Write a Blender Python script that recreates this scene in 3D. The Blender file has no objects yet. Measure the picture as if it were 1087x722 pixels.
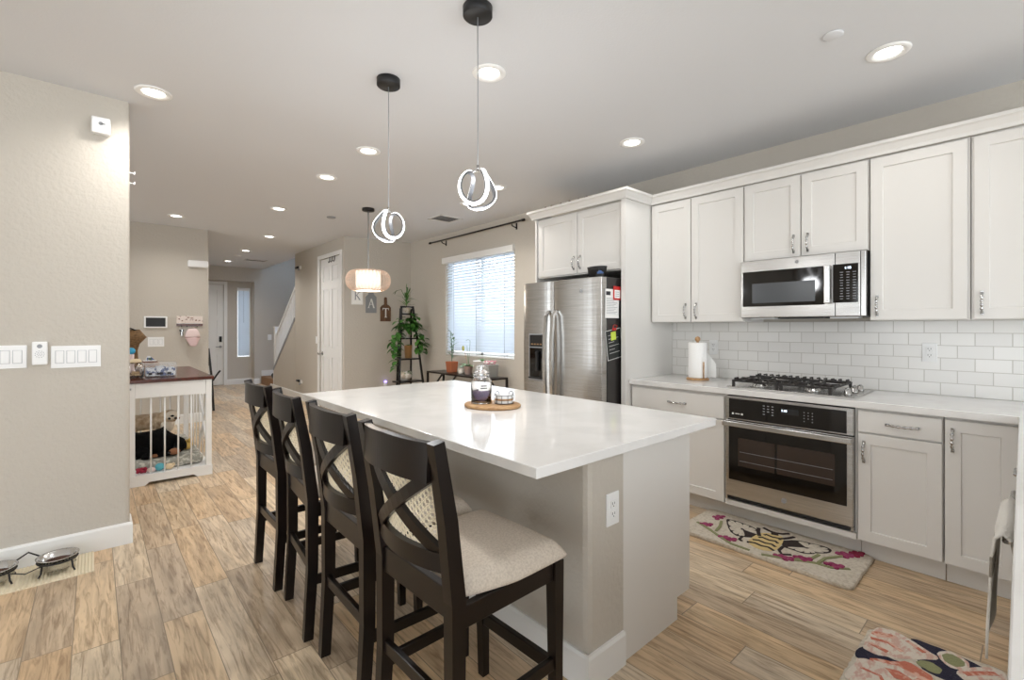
import bpy, bmesh, math, random
from mathutils import Vector, Matrix, Euler
random.seed(7)
PI = math.pi
SC = bpy.context.scene
COL = SC.collection

# ------------------------------------------------------------------ camera, world, light, exposure
cam_d = bpy.data.cameras.new('camera'); cam = bpy.data.objects.new('camera', cam_d); COL.objects.link(cam)
cam_d.sensor_width = 36.0; cam_d.lens = 499.0 / 1087 * 36; cam_d.shift_y = -13.0 / 1087
cam_d.clip_start = 0.02
cam.location = (0, 0, 1.328); cam.rotation_euler = (PI / 2, 0, -math.atan2(.6644, .7474))
SC.camera = cam
SC.view_settings.view_transform = 'Standard'; SC.view_settings.look = 'None'
SC.view_settings.gamma = 1.0; SC.view_settings.use_curve_mapping = False
SC.view_settings.exposure = 0.64
W = bpy.data.worlds.new('daylight'); SC.world = W; W.use_nodes = True
W.node_tree.nodes['Background'].inputs[0].default_value = (0.90, 0.955, 1.0, 1)
W.node_tree.nodes['Background'].inputs[1].default_value = 2.3
SPOT_W = 26.0

def area(name, loc, rot, sx, sy, power, color=(1, 1, 1)):
    l = bpy.data.lights.new(name, 'AREA'); l.shape = 'RECTANGLE'; l.size = sx; l.size_y = sy
    l.energy = power; l.color = color
    o = bpy.data.objects.new(name, l); COL.objects.link(o); o.location = loc; o.rotation_euler = rot
    return o
# daylight outside the kitchen window, the entry sidelight and the upper stair window
area('kitchen_window_daylight', (4.55, 5.1, 1.75), (0, PI / 2, 0), 1.5, 1.7, 22, (.9, .96, 1))
area('stair_window_daylight', (3.8, 9.6, 4.5), (math.radians(-50), 0, math.radians(8)), .8, 1.0, 190, (.42, .62, 1))

# ------------------------------------------------------------------ materials
def lin(c):
    c /= 255.0
    return c / 12.92 if c <= .04045 else ((c + .055) / 1.055) ** 2.4
def rgb(r, g, b): return (lin(r), lin(g), lin(b), 1)

def mat(name, col, rough=.5, metal=0.0, bump=None, spec=None, vary=None, trans=None, emit=None, coat=None, sheen=None, alpha=None, stretch=None):
    m = bpy.data.materials.new(name); m.use_nodes = True
    nt = m.node_tree; b = nt.nodes['Principled BSDF']
    b.inputs['Base Color'].default_value = col; b.inputs['Roughness'].default_value = rough; b.inputs['Metallic'].default_value = metal
    if spec is not None: b.inputs['Specular IOR Level'].default_value = spec
    if trans is not None: b.inputs['Transmission Weight'].default_value = trans
    if coat is not None: b.inputs['Coat Weight'].default_value = coat; b.inputs['Coat Roughness'].default_value = .05
    if sheen is not None: b.inputs['Sheen Weight'].default_value = sheen
    if alpha is not None: b.inputs['Alpha'].default_value = alpha
    if emit is not None: b.inputs['Emission Color'].default_value = emit[0]; b.inputs['Emission Strength'].default_value = emit[1]
    if bump or vary:
        tc = nt.nodes.new('ShaderNodeTexCoord')
        src = tc.outputs['Object']
        if stretch:
            mp = nt.nodes.new('ShaderNodeMapping'); mp.inputs['Scale'].default_value = stretch
            nt.links.new(src, mp.inputs[0]); src = mp.outputs[0]
    if bump:
        n = nt.nodes.new('ShaderNodeTexNoise'); n.inputs['Scale'].default_value = bump[0]; n.inputs['Detail'].default_value = 3
        nt.links.new(src, n.inputs[0])
        bp = nt.nodes.new('ShaderNodeBump'); bp.inputs['Strength'].default_value = bump[1]; bp.inputs['Distance'].default_value = bump[2] if len(bump) > 2 else .01
        nt.links.new(n.outputs[0], bp.inputs['Height']); nt.links.new(bp.outputs[0], b.inputs['Normal'])
    if vary:   # (scale, colour2, low, high)
        n = nt.nodes.new('ShaderNodeTexNoise'); n.inputs['Scale'].default_value = vary[0]; n.inputs['Detail'].default_value = 5
        nt.links.new(src, n.inputs[0])
        r = nt.nodes.new('ShaderNodeValToRGB'); r.color_ramp.elements[0].position = vary[2]; r.color_ramp.elements[1].position = vary[3]
        r.color_ramp.elements[0].color = col; r.color_ramp.elements[1].color = vary[1]
        nt.links.new(n.outputs[0], r.inputs[0]); nt.links.new(r.outputs[0], b.inputs['Base Color'])
    return m

M = {}
M['wall'] = mat('taupe_wall_paint', rgb(193, 186, 175), .65, bump=(42, .4, .010))
M['ceiling'] = mat('ceiling_paint', rgb(219, 220, 222), .8, bump=(90, .2, .004))
M['trim'] = mat('white_trim_paint', rgb(232, 231, 228), .4)
M['cab'] = mat('white_cabinet_paint', rgb(222, 219, 214), .38)
M['quartz'] = mat('white_quartz', rgb(226, 224, 221), .1, vary=(5, rgb(219, 217, 214), .45, .6))
M['steel'] = mat('brushed_stainless', rgb(196, 194, 191), .27, 1.0, vary=(4, rgb(182, 180, 177), .4, .65), stretch=(1, 1, 40))
M['steel_h'] = mat('stainless_handle', rgb(205, 204, 202), .2, 1.0)
M['chrome'] = mat('polished_nickel', rgb(185, 184, 182), .16, 1.0)
M['blackglass'] = mat('black_glass', rgb(14, 11, 9), .06, spec=.6)
M['ovenwin'] = mat('oven_window', rgb(54, 43, 37), .12, spec=.6)
M['mwwin'] = mat('microwave_window_mesh', rgb(66, 69, 72), .25)
M['black'] = mat('black_plastic', rgb(22, 22, 23), .45)
M['blackmetal'] = mat('black_metal', rgb(30, 28, 27), .42, .3)
M['iron'] = mat('cast_iron', rgb(38, 34, 32), .5)
M['espresso'] = mat('espresso_wood', rgb(15, 9, 7), .3, spec=.4, vary=(9, rgb(23, 14, 10), .35, .7))
M['linen'] = mat('linen_upholstery', rgb(205, 193, 178), .9, bump=(420, .35, .003), vary=(160, rgb(188, 175, 160), .4, .65))
M['cane'] = mat('cane_weave', rgb(226, 214, 188), .6)
M['white'] = mat('white_plastic', rgb(238, 238, 237), .35)
M['satin'] = mat('satin_dark_metal', rgb(120, 121, 124), .45, .8)
M['palegrey'] = mat('pale_grey_plastic', rgb(186, 188, 191), .4)
M['greyp'] = mat('grey_plastic', rgb(150, 152, 155), .4)
M['paper'] = mat('white_paper', rgb(244, 243, 240), .85, bump=(300, .2, .002))
M['wood'] = mat('light_wood', rgb(188, 150, 106), .5, vary=(7, rgb(160, 120, 80), .4, .65), stretch=(1, 6, 6))
M['bamboo'] = mat('bamboo_wood', rgb(186, 142, 92), .5)
M['mahogany'] = mat('mahogany_top', rgb(70, 32, 22), .22, vary=(5, rgb(92, 44, 30), .35, .7), stretch=(8, 1, 1))
M['glass'] = mat('clear_glass', (1, 1, 1, 1), .02, trans=1.0)
M['pane'] = mat('window_pane', (1, 1, 1, 1), .0, trans=1.0, spec=.3)
M['plasticclear'] = mat('clear_plastic', rgb(236, 240, 244), .1, alpha=.22)
M['blind'] = mat('blind_slat', rgb(232, 236, 238), .5, trans=None)
M['leaf'] = mat('green_leaf', rgb(82, 134, 56), .4, vary=(9, rgb(48, 96, 36), .4, .6))
M['leafl'] = mat('light_leaf', rgb(112, 146, 78), .45, vary=(9, rgb(70, 110, 50), .4, .6))
M['leafb'] = mat('bluish_leaf', rgb(92, 124, 96), .45)
M['terra'] = mat('terracotta', rgb(160, 92, 58), .8)
M['pinkpot'] = mat('pink_ceramic', rgb(236, 204, 192), .5)
M['whitepot'] = mat('white_ceramic', rgb(222, 216, 206), .4, vary=(22, rgb(196, 182, 164), .5, .56))
M['greypot'] = mat('grey_zinc', rgb(158, 158, 154), .5)
M['soil'] = mat('dark_soil', rgb(52, 38, 28), .95)
M['red'] = mat('red_plastic', rgb(196, 38, 34), .5)
M['note'] = mat('green_sticky_paper', rgb(206, 224, 84), .8)
M['board'] = mat('chalkboard', rgb(34, 38, 36), .6)
M['chalk'] = mat('chalk_white', rgb(222, 222, 218), .8)
M['ink'] = mat('dark_print', rgb(50, 48, 52), .7)
M['inkl'] = mat('grey_print', rgb(150, 152, 156), .7)
M['taupeprint'] = mat('brown_print', rgb(118, 70, 48), .6)
M['glow'] = mat('lamp_diffuser', (1, 1, 1, 1), .5, emit=((1, .97, .92, 1), 6))
M['ledglow'] = mat('led_strip', (1, 1, 1, 1), .5, emit=((.97, .98, 1, 1), 4))
M['shadeglow'] = mat('linen_drum_glow', rgb(250, 240, 225), .8, emit=((1, .93, .82, 1), .62), bump=(120, .4, .004))
M['rattan'] = mat('rattan', rgb(232, 206, 186), .7)
M['digit'] = mat('clock_digits', (.6, .8, 1, 1), .5, emit=((.75, .88, 1, 1), 2.5))
M['violet'] = mat('violet_night_light', (.5, .4, 1, 1), .5, emit=((.35, .25, 1, 1), 2.0))
M['wax'] = mat('purple_wax', rgb(96, 76, 116), .5, vary=(8, rgb(150, 128, 160), .45, .65))
M['cork'] = mat('tan_band', rgb(168, 132, 92), .7)
M['rugwhite'] = mat('cream_rug_pile', rgb(222, 212, 196), .95, bump=(160, .9, .012), vary=(60, rgb(200, 188, 170), .45, .7))
M['rugblack'] = mat('dark_brown_rug_pile', rgb(50, 38, 36), .95, bump=(160, .9, .01))
M['rugyellow'] = mat('yellow_rug_pile', rgb(222, 198, 140), .95, bump=(160, .9, .01))
M['rugpink'] = mat('magenta_rug_pile', rgb(168, 72, 112), .95, bump=(160, .9, .01), vary=(45, rgb(140, 40, 84), .45, .6))
M['rugred'] = mat('crimson_rug_pile', rgb(150, 36, 70), .95, bump=(160, .9, .01))
M['ruggreen'] = mat('olive_rug_pile', rgb(148, 150, 108), .95, bump=(160, .9, .01))
M['rugnavy'] = mat('navy_rug_pile', rgb(36, 34, 56), .95, bump=(160, .9, .01))
M['rugblush'] = mat('blush_rug_pile', rgb(224, 186, 170), .95, bump=(160, .9, .01), vary=(24, rgb(238, 226, 212), .40, .52), stretch=(1, 2.2, 1))
M['rugcoral'] = mat('coral_rug_pile', rgb(206, 122, 98), .95, bump=(160, .9, .01), vary=(26, rgb(232, 190, 170), .48, .58))
M['towel'] = mat('white_towel', rgb(228, 224, 216), .95, bump=(220, .8, .006))
M['towelg'] = mat('grey_stripe_towel', rgb(150, 142, 130), .95, bump=(220, .8, .006))
M['matfab'] = mat('ribbed_cream_mat', rgb(226, 214, 188), .9, bump=(200, .5, .004))
M['kibble'] = mat('dark_kibble', rgb(84, 48, 32), .8, bump=(90, 1, .02), vary=(70, rgb(48, 30, 22), .4, .6))
M['cream_fur'] = mat('cream_fur', rgb(220, 198, 168), .95, bump=(110, .9, .014), vary=(22, rgb(182, 152, 120), .4, .66))
M['face_fur'] = mat('pale_face_fur', rgb(236, 222, 202), .95, bump=(110, .8, .01))
M['black_fur'] = mat('black_fur', rgb(9, 8, 8), .9, spec=.15, bump=(120, .9, .014))
M['tan_fur'] = mat('tan_fur', rgb(146, 100, 70), .9, bump=(120, .8, .01))
M['eye'] = mat('dark_eye', rgb(14, 11, 10), .1)
M['bed'] = mat('grey_patterned_cushion', rgb(150, 148, 138), .95, bump=(60, .5, .01), vary=(28, rgb(196, 192, 180), .5, .58))
M['turq'] = mat('turquoise_plush', rgb(96, 176, 190), .9)
M['yellow'] = mat('yellow_plush', rgb(214, 178, 96), .9)
M['plushcream'] = mat('cream_plush', rgb(226, 206, 172), .9)
M['knot'] = mat('red_rope', rgb(160, 44, 66), .9, bump=(80, .8, .01))
M['wicker'] = mat('brown_wicker', rgb(150, 116, 76), .8, bump=(70, .9, .012), vary=(50, rgb(112, 84, 54), .4, .6), stretch=(1, 1, 3))
M['biscuit'] = mat('dog_biscuit', rgb(222, 196, 158), .9, bump=(60, .6, .01))
M['blue'] = mat('bright_blue_lid', rgb(54, 160, 200), .5)
M['bluebox'] = mat('blue_print_card', rgb(226, 230, 234), .5, vary=(30, rgb(60, 84, 138), .50, .54))
M['book_g'] = mat('green_print', rgb(70, 96, 74), .6)
M['pinkhat'] = mat('pale_pink_cotton', rgb(224, 202, 198), .9, bump=(250, .4, .003))
M['pinkbrim'] = mat('pink_cap_brim', rgb(208, 180, 178), .9, bump=(250, .4, .003))
M['signw'] = mat('painted_sign_white', rgb(228, 216, 208), .7, vary=(40, rgb(150, 110, 98), .6, .64))
M['carpet'] = mat('brown_stair_wood', rgb(150, 112, 76), .6)
M['slate'] = mat('grey_sign_board', rgb(138, 140, 142), .7)
M['walnut'] = mat('walnut_sign_board', rgb(110, 78, 48), .55, vary=(9, rgb(84, 56, 34), .4, .6), stretch=(6, 1, 1))
M['orange'] = mat('orange_wax_melt', rgb(222, 160, 84), .5)
M['pinkflower'] = mat('pink_flower', rgb(216, 150, 160), .8)
M['greenflower'] = mat('yellow_green_bud', rgb(180, 176, 96), .6)
M['bluetoy'] = mat('blue_plastic', rgb(70, 100, 150), .5)
M['fridgeside'] = mat('dark_grey_enamel', rgb(44, 41, 40), .3, bump=(200, .2, .002))
M['rubber'] = mat('dark_gap', rgb(40, 38, 36), .8)
M['downtrim'] = mat('white_lamp_trim', rgb(240, 239, 236), .5)
M['vent'] = mat('white_vent', rgb(226, 224, 221), .6)
M['ventdark'] = mat('vent_inside', rgb(140, 138, 136), .9)

def floor_mat():
    m = bpy.data.materials.new('wood_plank_tile'); m.use_nodes = True; nt = m.node_tree; N = nt.nodes; L = nt.links
    b = N['Principled BSDF']
    tc = N.new('ShaderNodeTexCoord'); sep = N.new('ShaderNodeSeparateXYZ'); L.new(tc.outputs['Object'], sep.inputs[0])
    def math_(op, a, c=None, d=None):
        n = N.new('ShaderNodeMath'); n.operation = op
        for i, v in enumerate((a, c, d)):
            if v is None: continue
            if isinstance(v, (int, float)): n.inputs[i].default_value = v
            else: L.new(v, n.inputs[i])
        return n.outputs[0]
    PW, PL = .15, .92
    xs = math_('DIVIDE', math_('SUBTRACT', sep.outputs[0], .082), PW)
    row = math_('FLOOR', xs); fx = math_('FRACT', xs)
    wn = N.new('ShaderNodeTexWhiteNoise'); wn.noise_dimensions = '1D'; L.new(row, wn.inputs['W'])
    ys = math_('DIVIDE', math_('ADD', sep.outputs[1], math_('MULTIPLY', wn.outputs[0], PL)), PL)
    colm = math_('FLOOR', ys); fy = math_('FRACT', ys)
    cv = N.new('ShaderNodeCombineXYZ'); L.new(row, cv.inputs[0]); L.new(colm, cv.inputs[1])
    wn2 = N.new('ShaderNodeTexWhiteNoise'); wn2.noise_dimensions = '2D'; L.new(cv.outputs[0], wn2.inputs['Vector'])
    # per plank tone
    ramp = N.new('ShaderNodeValToRGB'); cr = ramp.color_ramp; cr.interpolation = 'LINEAR'
    cr.elements[0].position = 0; cr.elements[0].color = rgb(198, 170, 136)
    cr.elements[1].position = 1; cr.elements[1].color = rgb(222, 202, 172)
    for p, c in ((.22, rgb(212, 184, 148)), (.42, rgb(188, 170, 148)), (.62, rgb(218, 190, 152)), (.82, rgb(206, 190, 168))):
        e = cr.elements.new(p); e.color = c
    L.new(wn2.outputs[0], ramp.inputs[0])
    # grain: noise stretched along the plank, shifted per plank
    off = N.new('ShaderNodeVectorMath'); off.operation = 'MULTIPLY_ADD'
    L.new(wn2.outputs[1], off.inputs[0]); off.inputs[1].default_value = (37, 37, 37); L.new(tc.outputs['Object'], off.inputs[2])
    mp = N.new('ShaderNodeMapping'); mp.inputs['Scale'].default_value = (52, 4.2, 1); L.new(off.outputs[0], mp.inputs[0])
    n1 = N.new('ShaderNodeTexNoise'); n1.inputs['Scale'].default_value = 1; n1.inputs['Detail'].default_value = 7; n1.inputs['Roughness'].default_value = .62; n1.inputs['Distortion'].default_value = .9
    L.new(mp.outputs[0], n1.inputs[0])
    g = N.new('ShaderNodeValToRGB'); g.color_ramp.elements[0].position = .30; g.color_ramp.elements[0].color = (.40, .32, .25, 1)
    g.color_ramp.elements[1].position = .54; g.color_ramp.elements[1].color = (1.06, 1.05, 1.04, 1)
    L.new(n1.outputs[0], g.inputs[0])
    mp2 = N.new('ShaderNodeMapping'); mp2.inputs['Scale'].default_value = (11, 1.6, 1); L.new(off.outputs[0], mp2.inputs[0])
    n2 = N.new('ShaderNodeTexNoise'); n2.inputs['Scale'].default_value = 1; n2.inputs['Detail'].default_value = 4; n2.inputs['Distortion'].default_value = 1.5
    L.new(mp2.outputs[0], n2.inputs[0])
    g2 = N.new('ShaderNodeValToRGB'); g2.color_ramp.elements[0].position = .3; g2.color_ramp.elements[0].color = (.66, .64, .62, 1)
    g2.color_ramp.elements[1].position = .6; g2.color_ramp.elements[1].color = (1.05, 1.04, 1.02, 1)
    L.new(n2.outputs[0], g2.inputs[0])
    def mix(op, fac, a, c):
        n = N.new('ShaderNodeMix'); n.data_type = 'RGBA'; n.blend_type = op
        if isinstance(fac, (int, float)): n.inputs[0].default_value = fac
        else: L.new(fac, n.inputs[0])
        L.new(a, n.inputs[6])
        if isinstance(c, tuple): n.inputs[7].default_value = c
        else: L.new(c, n.inputs[7])
        return n.outputs[2]
    c1 = mix('MULTIPLY', .85, ramp.outputs[0], g.outputs[0])
    c2 = mix('MULTIPLY', .8, c1, g2.outputs[0])
    gx = math_('LESS_THAN', math_('MINIMUM', fx, math_('SUBTRACT', 1, fx)), .012)
    gy = math_('LESS_THAN', math_('MINIMUM', fy, math_('SUBTRACT', 1, fy)), .0022)
    gr = math_('MAXIMUM', gx, gy)
    c3 = mix('MIX', gr, c2, rgb(140, 124, 104))
    L.new(c3, b.inputs['Base Color'])
    b.inputs['Roughness'].default_value = .33
    h = math_('SUBTRACT', math_('MULTIPLY', n1.outputs[0], .35), gr)
    bp = N.new('ShaderNodeBump'); bp.inputs['Strength'].default_value = .35; bp.inputs['Distance'].default_value = .004
    L.new(h, bp.inputs['Height']); L.new(bp.outputs[0], b.inputs['Normal'])
    return m
M['floor'] = floor_mat()

def tile_mat():
    m = bpy.data.materials.new('white_subway_tile'); m.use_nodes = True; nt = m.node_tree; N = nt.nodes; L = nt.links
    b = N['Principled BSDF']
    tc = N.new('ShaderNodeTexCoord'); sep = N.new('ShaderNodeSeparateXYZ'); L.new(tc.outputs['Object'], sep.inputs[0])
    cb = N.new('ShaderNodeCombineXYZ')
    a1 = N.new('ShaderNodeMath'); a1.operation = 'SUBTRACT'; L.new(sep.outputs[1], a1.inputs[0]); a1.inputs[1].default_value = .182 - .152 * 20
    a2 = N.new('ShaderNodeMath'); a2.operation = 'SUBTRACT'; L.new(sep.outputs[2], a2.inputs[0]); a2.inputs[1].default_value = .914 - .0764 * 4
    L.new(a1.outputs[0], cb.inputs[0]); L.new(a2.outputs[0], cb.inputs[1])
    br = N.new('ShaderNodeTexBrick'); L.new(cb.outputs[0], br.inputs[0])
    br.inputs['Scale'].default_value = 1; br.inputs['Brick Width'].default_value = .152; br.inputs['Row Height'].default_value = .0764
    br.inputs['Mortar Size'].default_value = .0022; br.inputs['Mortar Smooth'].default_value = .15
    br.inputs['Color1'].default_value = rgb(233, 231, 227); br.inputs['Color2'].default_value = rgb(226, 224, 220); br.inputs['Mortar'].default_value = rgb(196, 192, 184)
    L.new(br.outputs[0], b.inputs['Base Color']); b.inputs['Roughness'].default_value = .18
    bp = N.new('ShaderNodeBump'); bp.inputs['Strength'].default_value = .5; bp.inputs['Distance'].default_value = .003; bp.invert = True
    L.new(br.outputs[1], bp.inputs['Height']); L.new(bp.outputs[0], b.inputs['Normal'])
    return m
M['tile'] = tile_mat()

def blind_mat():
    m = bpy.data.materials.new('blind_slat_translucent'); m.use_nodes = True; nt = m.node_tree; N = nt.nodes; L = nt.links
    b = N['Principled BSDF']; b.inputs['Base Color'].default_value = rgb(232, 236, 240); b.inputs['Roughness'].default_value = .5
    t = N.new('ShaderNodeBsdfTranslucent'); t.inputs[0].default_value = rgb(226, 236, 246)
    x = N.new('ShaderNodeMixShader'); x.inputs[0].default_value = .4
    L.new(b.outputs[0], x.inputs[1]); L.new(t.outputs[0], x.inputs[2]); L.new(x.outputs[0], N['Material Output'].inputs[0])
    return m
M['blind'] = blind_mat()

# ------------------------------------------------------------------ mesh helpers
def NB(): return bmesh.new()
def box(bm, x0, x1, y0, y1, z0, z1, bev=0, mi=0, seg=2):
    x0, x1 = sorted((x0, x1)); y0, y1 = sorted((y0, y1)); z0, z1 = sorted((z0, z1))
    v = [bm.verts.new(p) for p in ((x0,y0,z0),(x1,y0,z0),(x1,y1,z0),(x0,y1,z0),(x0,y0,z1),(x1,y0,z1),(x1,y1,z1),(x0,y1,z1))]
    fs = [bm.faces.new([v[i] for i in q]) for q in ((3,2,1,0),(4,5,6,7),(0,1,5,4),(1,2,6,5),(2,3,7,6),(3,0,4,7))]
    for f in fs: f.material_index = mi
    if bev:
        es = list({e for f in fs for e in f.edges})
        r = bmesh.ops.bevel(bm, geom=es, offset=bev, segments=seg, affect='EDGES', profile=.5)
        for f in r['faces']: f.material_index = mi
    return bm
def prism(bm, poly, z0, z1, axis='z', mi=0):
    """poly of 2D points extruded along an axis; axis x: poly=(y,z); y: (x,z); z: (x,y)"""
    def P(a, c, t): return {'x': (t, a, c), 'y': (a, t, c), 'z': (a, c, t)}[axis]
    lo = [bm.verts.new(P(a, c, z0)) for a, c in poly]; hi = [bm.verts.new(P(a, c, z1)) for a, c in poly]
    n = len(poly); fs = [bm.faces.new(lo), bm.faces.new(hi[::-1])]
    for i in range(n): fs.append(bm.faces.new((lo[i], hi[i], hi[(i+1) % n], lo[(i+1) % n])))
    for f in fs: f.material_index = mi
    bmesh.ops.recalc_face_normals(bm, faces=fs)
    return bm
def cyl(bm, p0, p1, r0, r1=None, seg=20, mi=0, cap=True):
    p0 = Vector(p0); p1 = Vector(p1); r1 = r0 if r1 is None else r1
    d = (p1 - p0); q = d.to_track_quat('Z', 'Y').to_matrix()
    A = []; B = []
    for i in range(seg):
        a = 2 * PI * i / seg; o = q @ Vector((math.cos(a), math.sin(a), 0))
        A.append(bm.verts.new(p0 + o * r0)); B.append(bm.verts.new(p1 + o * r1))
    fs = []
    for i in range(seg): fs.append(bm.faces.new((A[i], A[(i+1) % seg], B[(i+1) % seg], B[i])))
    for f in fs: f.smooth = True
    if cap: fs += [bm.faces.new(A[::-1]), bm.faces.new(B)]
    for f in fs: f.material_index = mi
    return bm
def lathe(bm, prof, c=(0, 0, 0), seg=28, mi=0, sx=1, sy=1):
    """profile of (r, z), spun about z through c"""
    rings = []
    for r, z in prof:
        if r < 1e-6: rings.append([bm.verts.new((c[0], c[1], c[2] + z))])
        else: rings.append([bm.verts.new((c[0] + sx * r * math.cos(2*PI*i/seg), c[1] + sy * r * math.sin(2*PI*i/seg), c[2] + z)) for i in range(seg)])
    for a, b in zip(rings, rings[1:]):
        for i in range(seg):
            j = (i + 1) % seg
            vs = ([a[0], b[j], b[i]] if len(a) == 1 else [a[i], a[j], b[0]] if len(b) == 1 else [a[i], a[j], b[j], b[i]])
            if len(a) == 1 and len(b) == 1: continue
            f = bm.faces.new(vs); f.smooth = True; f.material_index = mi
    return bm
def tube(bm, pts, r, seg=8, mi=0, closed=False, caps=True):
    pts = [Vector(p) for p in pts]; n = len(pts); rings = []
    rr = r if isinstance(r, (list, tuple)) else [r] * n
    up = Vector((0, 0, 1)); prev = None
    for i in range(n):
        if closed: t = pts[(i+1) % n] - pts[i-1]
        else: t = pts[min(i+1, n-1)] - pts[max(i-1, 0)]
        t.normalize()
        if prev is None:
            a = t.orthogonal().normalized()
        else:
            a = prev - t * prev.dot(t)
            a = a.normalized() if a.length > 1e-6 else t.orthogonal().normalized()
        prev = a; b = t.cross(a)
        rings.append([bm.verts.new(pts[i] + (a * math.cos(2*PI*k/seg) + b * math.sin(2*PI*k/seg)) * rr[i]) for k in range(seg)])
    m = n if closed else n - 1
    for i in range(m):
        A = rings[i]; B = rings[(i+1) % n]
        for k in range(seg):
            f = bm.faces.new((A[k], A[(k+1) % seg], B[(k+1) % seg], B[k])); f.smooth = True; f.material_index = mi
    if caps and not closed:
        bm.faces.new(rings[0][::-1]).material_index = mi; bm.faces.new(rings[-1]).material_index = mi
    return bm
def beam(bm, pts, side, w, d, mi=0, bev=0):
    """rectangular section swept along pts; side = width direction, w across it, d across the other"""
    pts = [Vector(p) for p in pts]; n = len(pts); rings = []; s0 = Vector(side).normalized()
    ww = w if isinstance(w, (list, tuple)) else [w] * n; dd = d if isinstance(d, (list, tuple)) else [d] * n
    for i in range(n):
        t = (pts[min(i+1, n-1)] - pts[max(i-1, 0)]).normalized()
        s = (s0 - t * s0.dot(t)).normalized(); o = t.cross(s)
        rings.append([bm.verts.new(pts[i] + s * a * ww[i] / 2 + o * b * dd[i] / 2) for a, b in ((-1,-1),(1,-1),(1,1),(-1,1))])
    fs = []
    for A, B in zip(rings, rings[1:]):
        for k in range(4): fs.append(bm.faces.new((A[k], A[(k+1) % 4], B[(k+1) % 4], B[k])))
    fs += [bm.faces.new(rings[0][::-1]), bm.faces.new(rings[-1])]
    for f in fs: f.material_index = mi
    if bev: bmesh.ops.bevel(bm, geom=[e for e in {e for f in fs for e in f.edges} if len(e.link_faces) == 2 and e.calc_face_angle(0) > .6], offset=bev, segments=2, affect='EDGES')
    return bm
def ball(bm, c, r, sub=2, sc=(1, 1, 1), mi=0, rot=None):
    res = bmesh.ops.create_icosphere(bm, subdivisions=sub, radius=r)
    mt = Matrix.Translation(c) @ (rot.to_4x4() if rot is not None else Matrix.Identity(4)) @ Matrix.Diagonal((*sc, 1))
    bmesh.ops.transform(bm, matrix=mt, verts=res['verts'])
    for f in {f for v in res['verts'] for f in v.link_faces}: f.smooth = True; f.material_index = mi
    return bm
def sweep(bm, path, prof, mi=0):
    """profile of (out, z) along a polyline of (x, y); out = right of the walking direction, corners mitred"""
    P = [Vector((a, b)) for a, b in path]; n = len(P); rings = []
    for i in range(n):
        d0 = (P[i] - P[i-1]).normalized() if i else None
        d1 = (P[i+1] - P[i]).normalized() if i < n - 1 else None
        n0 = Vector((d0.y, -d0.x)) if d0 else None; n1 = Vector((d1.y, -d1.x)) if d1 else None
        if n0 is None: o = n1
        elif n1 is None: o = n0
        else: o = (n0 + n1); o = o / (1 + n0.dot(n1))
        rings.append([bm.verts.new((P[i].x + o.x * a, P[i].y + o.y * a, z)) for a, z in prof])
    k = len(prof); fs = []
    for A, B in zip(rings, rings[1:]):
        for j in range(k): fs.append(bm.faces.new((A[j], A[(j+1) % k], B[(j+1) % k], B[j])))
    fs += [bm.faces.new(rings[0][::-1]), bm.faces.new(rings[-1])]
    for f in fs: f.material_index = mi
    bmesh.ops.recalc_face_normals(bm, faces=fs)
    return bm
def blob(bm, pts, z0, z1, mi=0, jit=0.0):
    """a raised flat patch with a rounded outline through pts (x, y)"""
    P = [Vector((a, b, 0)) for a, b in pts]; n = len(P); out = []
    for i in range(n):
        p0, p1, p2, p3 = P[i-1], P[i], P[(i+1) % n], P[(i+2) % n]
        for t in (0, .25, .5, .75):
            q = .5 * ((2*p1) + (p2-p0)*t + (2*p0-5*p1+4*p2-p3)*t*t + (3*p1-p0-3*p2+p3)*t*t*t)
            if jit: q = q + Vector((random.uniform(-jit, jit), random.uniform(-jit, jit), 0))
            out.append((q.x, q.y))
    lo = [bm.verts.new((a, b, z0)) for a, b in out]; hi = [bm.verts.new((a, b, z1)) for a, b in out]
    e = []; m = len(out)
    for i in range(m):
        f = bm.faces.new((lo[i], lo[(i+1) % m], hi[(i+1) % m], hi[i])); f.material_index = mi
    ed = [bm.edges.get((hi[i], hi[(i+1) % m])) for i in range(m)]
    r = bmesh.ops.triangle_fill(bm, edges=ed, use_beauty=True)
    for f in r['geom']:
        if isinstance(f, bmesh.types.BMFace):
            f.material_index = mi
            if f.normal.z < 0: f.normal_flip()
    return bm
def strip(bm, pts, w, z0, z1, mi=0):
    """a raised flat stroke of width w (or list) along pts"""
    P = [Vector((a, b)) for a, b in pts]; n = len(P); L = []; R = []
    ww = w if isinstance(w, (list, tuple)) else [w] * n
    for i in range(n):
        t = (P[min(i+1, n-1)] - P[max(i-1, 0)]).normalized(); s = Vector((-t.y, t.x)) * ww[i] / 2
        L.append(P[i] + s); R.append(P[i] - s)
    for i in range(n - 1):
        a, b, c, d = L[i], L[i+1], R[i+1], R[i]
        lo = [bm.verts.new((q.x, q.y, z0)) for q in (a, b, c, d)]; hi = [bm.verts.new((q.x, q.y, z1)) for q in (a, b, c, d)]
        fs = [bm.faces.new(hi)] + [bm.faces.new((lo[k], lo[(k+1) % 4], hi[(k+1) % 4], hi[k])) for k in range(4)]
        for f in fs: f.material_index = mi
        bmesh.ops.recalc_face_normals(bm, faces=fs)
    return bm

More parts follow.
